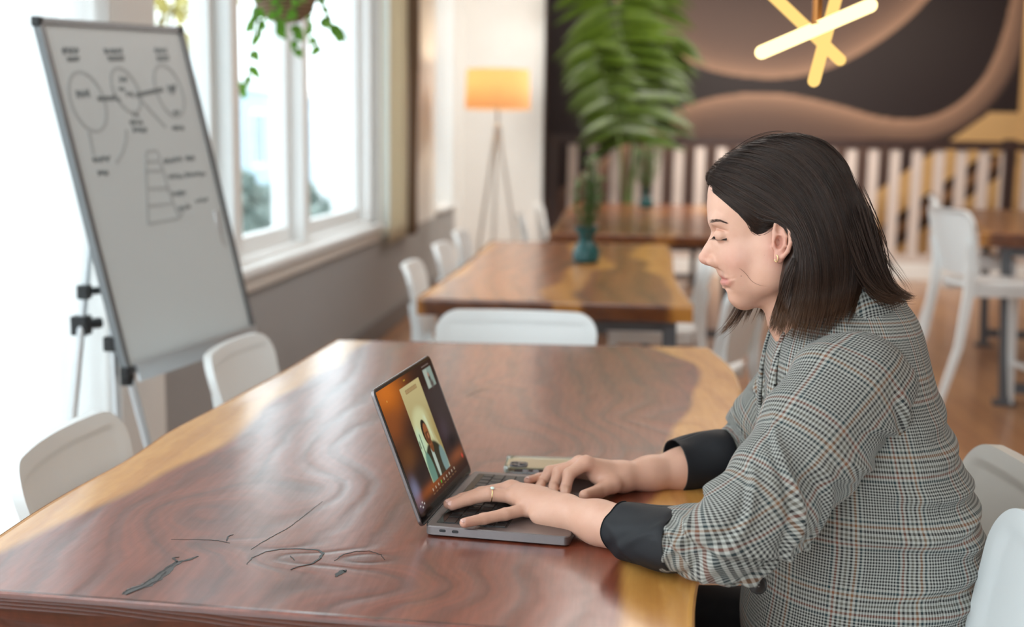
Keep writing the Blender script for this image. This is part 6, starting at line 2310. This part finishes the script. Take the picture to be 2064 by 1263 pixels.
# front button with four holes
bc = Vector(on_y(1527, 1177, 1.655))
bt = MB()
prof = [(0.0005, 0.0014), (0.007, 0.0012), (0.0098, 0.0028), (0.0128, 0.0030), (0.0142, 0.0014), (0.0136, -0.0014), (0.0005, -0.0018)]
bt.lathe(prof, 28)
nrm = Vector((-0.42, -0.90, 0.05)).normalized()
q_ = nrm.to_track_quat('Z', 'Y')
bt.v = [(q_ @ Vector(p))[:] for p in bt.v]
bo_ = bt.obj('button', M['button'], woman, True, loc=bc-ORIG)
for dx, dy in ((-1, -1), (1, -1), (1, 1), (-1, 1)):
    h_ = MB().lathe([(0.0002, 0.0016), (0.0012, 0.0016), (0.0013, 0.0009), (0.0002, 0.0009)], 10, (dx*0.0024, dy*0.0024, 0))
    h_.v = [(q_ @ Vector(p))[:] for p in h_.v]
    h_.obj('thread_hole', plain('grey_thread', srgb(110, 108, 106), 0.7), bo_)

# trousers (one continuous garment) and shoes
tf = Field((-0.22, 1.58, 0.03), (0.58, 2.02, 0.64), 0.009)
tf.ell((0.385, 1.79, 0.545), (0.135, 0.165, 0.085), 0.03)
for s_ in (-1, 1):
    hip, knee, ank = (0.36, 1.79+0.085*s_, 0.530), (-0.06, 1.79+0.10*s_, 0.535), (-0.02, 1.79+0.10*s_, 0.095)
    tf.cap(hip, knee, 0.082, 0.060, 0.03).cap(knee, ank, 0.060, 0.042, 0.02)
V, F = tf.mesh()
mobj('trousers', lap_smooth(V, F, 2)-on3, F, M['trouser'], woman, True)
for s_ in (-1, 1):
    sf = Field((-0.22, 1.78+0.10*s_-0.06, 0.0), (0.08, 1.80+0.10*s_+0.06, 0.15), 0.006)
    c = 1.79+0.10*s_
    sf.cap((0.005, c, 0.042), (-0.14, c, 0.034), 0.036, 0.032, 0.01).cap((0.0, c, 0.05), (-0.01, c, 0.11), 0.036, 0.036, 0.015)
    V, F = sf.mesh()
    V = lap_smooth(V, F, 2)
    V[:, 2] = np.maximum(V[:, 2], 0.002)
    mobj('shoe', V-on3, F, plain('black_shoe_leather', (0.015, 0.014, 0.014, 1), 0.4), woman, True)

# ------------------------------------------------------------------ hair
hf = Field((H(1400, 600)[0]-0.03, YH-0.125, H(1600, 720)[2]-0.01), (H(1870, 600)[0], YH+0.125, H(1600, 255)[2]), 0.0030)
hf.ell(H(1580, 392), (0.098, 0.083, 0.084), 0.02)
hf.ell(H(1522, 364), (0.058, 0.056, 0.042), 0.02)
hf.ell(H(1624, 404), (0.064, 0.080, 0.078), 0.02)
hf.ell(H(1648, 478), (0.058, 0.080, 0.078), 0.02)
for s_ in (-1, 1):
    hf.cap(H(1625, 430, 0.060*s_), H(1625, 560, 0.066*s_), 0.033, 0.034, 0.03)
    hf.cap(H(1625, 540, 0.066*s_), H(1622, 598, 0.064*s_), 0.034, 0.030, 0.03)
    hf.cap(H(1604, 570, 0.060*s_), H(1608, 612, 0.058*s_), 0.024, 0.016, 0.02)
    hf.cap(H(1660, 480, 0.058*s_), H(1680, 600, 0.052*s_), 0.038, 0.034, 0.03)
    hf.cap(H(1712, 450, 0.030*s_), H(1738, 540, 0.035*s_), 0.034, 0.018, 0.02)
hf.cap(H(1722, 470), H(1756, 545), 0.030, 0.014, 0.02)
# keep the face, the ears and the front of the neck clear
hf.ell(H(1452, 520), (0.062, 0.16, 0.080), 0.012, 'sub')
hf.ell(H(1480, 545), (0.062, 0.16, 0.078), 0.012, 'sub')
hf.ell(H(1500, 500), (0.052, 0.16, 0.055), 0.012, 'sub')
hf.ell(H(1445, 452), (0.036, 0.16, 0.060), 0.012, 'sub')
for s_ in (-1, 1):
    hf.ell(H(1572, 485, 0.085*s_), (0.018, 0.035, 0.032), 0.006, 'sub')
    hf.ell(H(1530, 500, 0.085*s_), (0.034, 0.040, 0.034), 0.010, 'sub')
hf.cap(H(1500, 640), H(1520, 700), 0.036, 0.030, 0.012, 'sub')
CV, CFc = hf.mesh()
CV = lap_smooth(CV, CFc, 2)
tone = 0.5+0.25*Wob(41, 10, 3, 4, 14)(CV[:, 0], CV[:, 1], CV[:, 2]*0.3)
hair = mobj('hair', CV-on3, CFc, M['hair'], woman, True, attrs={'tone': np.clip(tone, 0, 1), 'tip': 0.5*smoothstep(H(1600, 560)[2], H(1600, 680)[2], CV[:, 2])})

def hair_side(px, py):
    """near-side depth (offset from the mid plane) of the hair or head surface at a photo point"""
    d = np.array(ray(px, py))
    o = np.array((0, 0, CAMZ))
    T = np.linspace((YH-0.118)/d[1], YH/d[1], 120)
    P = o[None]+d[None]*T[:, None]
    def look(f):
        I = ((P-f.lo)/f.res).round().astype(int)
        ok = ((I >= 0) & (I < np.array(f.F.shape))).all(1)
        I = np.clip(I, 0, np.array(f.F.shape)-1)
        v = np.where(ok, f.F[I[:, 0], I[:, 1], I[:, 2]], 1)
        w = np.where(v < 0)[0]
        return w[0] if len(w) else None
    c = [i for i in (look(hf), look(head)) if i is not None]
    return (P[min(c)][1]-YH) if c else None

GUIDES = [   # ordered fans of flow lines, measured in the photograph
    [[(1430, 366), (1440, 376), (1465, 396), (1500, 422), (1535, 446), (1566, 446), (1598, 476), (1606, 530), (1585, 600), (1562, 676)],
     [(1430, 358), (1442, 364), (1475, 384), (1520, 410), (1560, 431), (1594, 456), (1616, 510), (1612, 590), (1588, 680)],
     [(1438, 345), (1452, 348), (1495, 364), (1548, 395), (1590, 432), (1622, 490), (1630, 570), (1606, 684)],
     [(1452, 328), (1470, 330), (1524, 346), (1582, 386), (1622, 440), (1648, 520), (1650, 600), (1628, 686)],
     [(1478, 308), (1500, 308), (1560, 324), (1618, 372), (1656, 440), (1678, 520), (1680, 600), (1658, 682)],
     [(1512, 290), (1538, 288), (1604, 306), (1660, 362), (1694, 440), (1712, 520), (1704, 600), (1680, 668)],
     [(1548, 278), (1580, 276), (1646, 298), (1698, 360), (1728, 440), (1744, 520), (1734, 590), (1712, 650)],
     [(1585, 271), (1612, 274), (1674, 304), (1712, 372), (1740, 450), (1768, 530), (1782, 585), (1800, 606)],
     [(1620, 273), (1645, 282), (1690, 318), (1722, 384), (1748, 460), (1770, 530), (1796, 578), (1836, 600)],
     [(1648, 281), (1668, 291), (1702, 328), (1727, 386), (1754, 452), (1778, 524), (1804, 576), (1842, 598)]],
    [[(1440, 386), (1478, 418), (1508, 448), (1524, 470), (1545, 462), (1562, 446)],
     [(1436, 380), (1480, 408), (1520, 436), (1545, 446), (1568, 446)],
     [(1427, 364), (1448, 376), (1480, 396), (1522, 424), (1552, 440), (1576, 446)],
     [(1428, 354), (1446, 364), (1484, 384), (1526, 410), (1560, 434), (1586, 452)],
     [(1434, 342), (1456, 350), (1496, 366), (1540, 394), (1574, 424), (1600, 462)]],
    [[(1600, 520), (1582, 560), (1566, 610), (1552, 652), (1545, 668)],
     [(1606, 530), (1596, 580), (1586, 630), (1578, 676)]],
]
def resample(P, n):
    P = catmull(P, 10)
    s_ = np.concatenate([[0], np.cumsum(np.linalg.norm(np.diff(P, axis=0), axis=1))])
    u = np.linspace(0, s_[-1], n)
    return np.stack([np.interp(u, s_, P[:, k]) for k in range(P.shape[1])], 1)
K_ = 20
depth_cache = {}
def depth_at(px, py):
    key_ = (int(px//5), int(py//5))
    if key_ not in depth_cache:
        depth_cache[key_] = hair_side(key_[0]*5+2.5, key_[1]*5+2.5)
    return depth_cache[key_]
paths, rads, tones = [], [], []
for gi, (fan, count) in enumerate(zip(GUIDES, (5600, 1500, 800))):
    G = [resample(g, K_) for g in fan]
    for s_i in range(count):
        f = RNG.uniform(0, len(G)-1.001)
        i = int(f)
        P = G[i]*(1-(f-i))+G[i+1]*(f-i)
        cl = int(f*9)                       # strands fall into locks
        P = P + (np.stack([3.2*math.sin(cl*2.4+1.0)*np.linspace(0.2, 1, K_) + 3.4*np.sin(np.linspace(0, 4.2, K_)+cl*1.9)*np.linspace(0, 1, K_)**1.5, 1.6*math.sin(cl*1.7)*np.linspace(0.2, 1, K_)], 1) if gi == 0 else 0)
        P = P + RNG.normal(0, 1.6, 2)[None] + np.cumsum(RNG.normal(0, 0.35, (K_, 2)), 0)
        cut = RNG.uniform(0.86, 1.03) if gi != 1 else 1.0
        P = resample(P[:max(6, int(K_*cut))], K_)
        dep = [depth_at(*p) for p in P]
        kn_ = [k for k in range(K_) if dep[k] is not None]
        if len(kn_) < 6:
            continue
        dv = np.interp(np.arange(K_), kn_, [dep[k] for k in kn_])
        for _ in range(3):
            dv[1:-1] = 0.5*dv[1:-1]+0.25*(dv[:-2]+dv[2:])
        lift = abs(RNG.normal(0.0004, 0.0012)) + 0.0003 + (0.0014*(0.5+0.5*math.sin(cl*3.1)) if gi == 0 else 0)
        if gi == 1:
            lift *= 0.5
        dv = dv - 0.052*smoothstep(585, 672, P[:, 1])*smoothstep(1760, 1700, P[:, 0])*(gi != 1)      # the ends fall over the shoulder
        far_side = RNG.uniform() < 0.25
        Q = np.array([H(p[0], p[1], d-lift) for p, d in zip(P, dv)])
        if far_side:
            Q[:, 1] = 2*YH-Q[:, 1]
        paths.append(Q)
        rads.append(RNG.uniform(0.00030, 0.00080) if gi == 0 else RNG.uniform(0.0003, 0.0006))
        tones.append(float(np.clip(0.5+0.35*math.sin(cl*5.3)+RNG.uniform(-0.3, 0.3), 0, 1)))
# the lock on the far side that hangs below the chin, and the flicked ends behind
def lock(c0, count, spread, y0, y1, r=(0.0005, 0.0011), tipsc=1.0):
    g0 = resample(c0, K_)
    for _ in range(count):
        P = g0 + RNG.normal(0, 1, 2)[None]*np.linspace(spread[0], spread[1], K_)[:, None] + np.cumsum(RNG.normal(0, 0.4, (K_, 2)), 0)
        P = resample(P[:max(8, int(K_*RNG.uniform(0.8, 1.0)))], K_)
        yy = np.linspace(y0, y1, K_) + RNG.normal(0, 0.007)
        paths.append(np.array([H(p[0], p[1], d) for p, d in zip(P, yy)]))
        rads.append(RNG.uniform(*r)); tones.append(RNG.uniform(0.3, 1))
lock([(1540, 500), (1512, 580), (1492, 622), (1470, 655), (1440, 682)], 70, (6, 5), 0.075, 0.065)
lock([(1545, 510), (1522, 590), (1510, 622), (1500, 645), (1494, 662)], 34, (5, 4), 0.074, 0.062)
lock([(1722, 430), (1750, 510), (1776, 568), (1808, 596), (1848, 600)], 330, (13, 5), -0.070, -0.075, (0.0004, 0.0009))
lock([(1712, 470), (1736, 540), (1764, 584), (1796, 602), (1838, 604)], 200, (10, 5), -0.078, -0.082, (0.0004, 0.0009))
lock([(1735, 420), (1772, 500), (1806, 552), (1824, 582), (1818, 598)], 14, (6, 7), -0.05, -0.05, (0.0002, 0.0004))
lock([(1740, 470), (1784, 520), (1822, 570), (1834, 594), (1826, 604)], 8, (5, 5), -0.05, -0.05, (0.0002, 0.0004))
lock([(1720, 380), (1765, 480), (1776, 530), (1790, 570), (1800, 590)], 40, (10, 8), 0.0, 0.02, (0.0004, 0.0008))
lock([(1720, 520), (1728, 590), (1734, 630), (1728, 660)], 26, (5, 4), -0.050, -0.058)
lock([(1590, 274), (1560, 274), (1520, 286), (1480, 312), (1430, 352)], 22, (5, 6), 0.0, 0.0, (0.0002, 0.0004))
V, F, tt = strands(np.array(paths), np.array(rads), 4)
zt = V[:, 2]
tipv = smoothstep(0.35, 1.0, tt)*smoothstep(H(1600, 520)[2], H(1600, 690)[2], zt)
o = mobj('hair_strands', V-on3, F, M['hair'], hair, True, attrs={'tone': np.repeat(np.array(tones), K_*4), 'tip': tipv})
o['kind'] = 'stuff'
# one loose hair across the cheek
lp = np.array([on_head(x, y, -1, 0.0012) for x, y in resample([(1490, 540), (1503, 551), (1515, 566), (1530, 574), (1548, 577)], K_)])
V, F, tt = strands(lp[None], np.array([0.00022]), 3)
o = mobj('loose_hair', V-on3, F, M['hair'], hair, True, attrs={'tone': np.full(len(V), 0.3), 'tip': np.full(len(V), 0.3)})
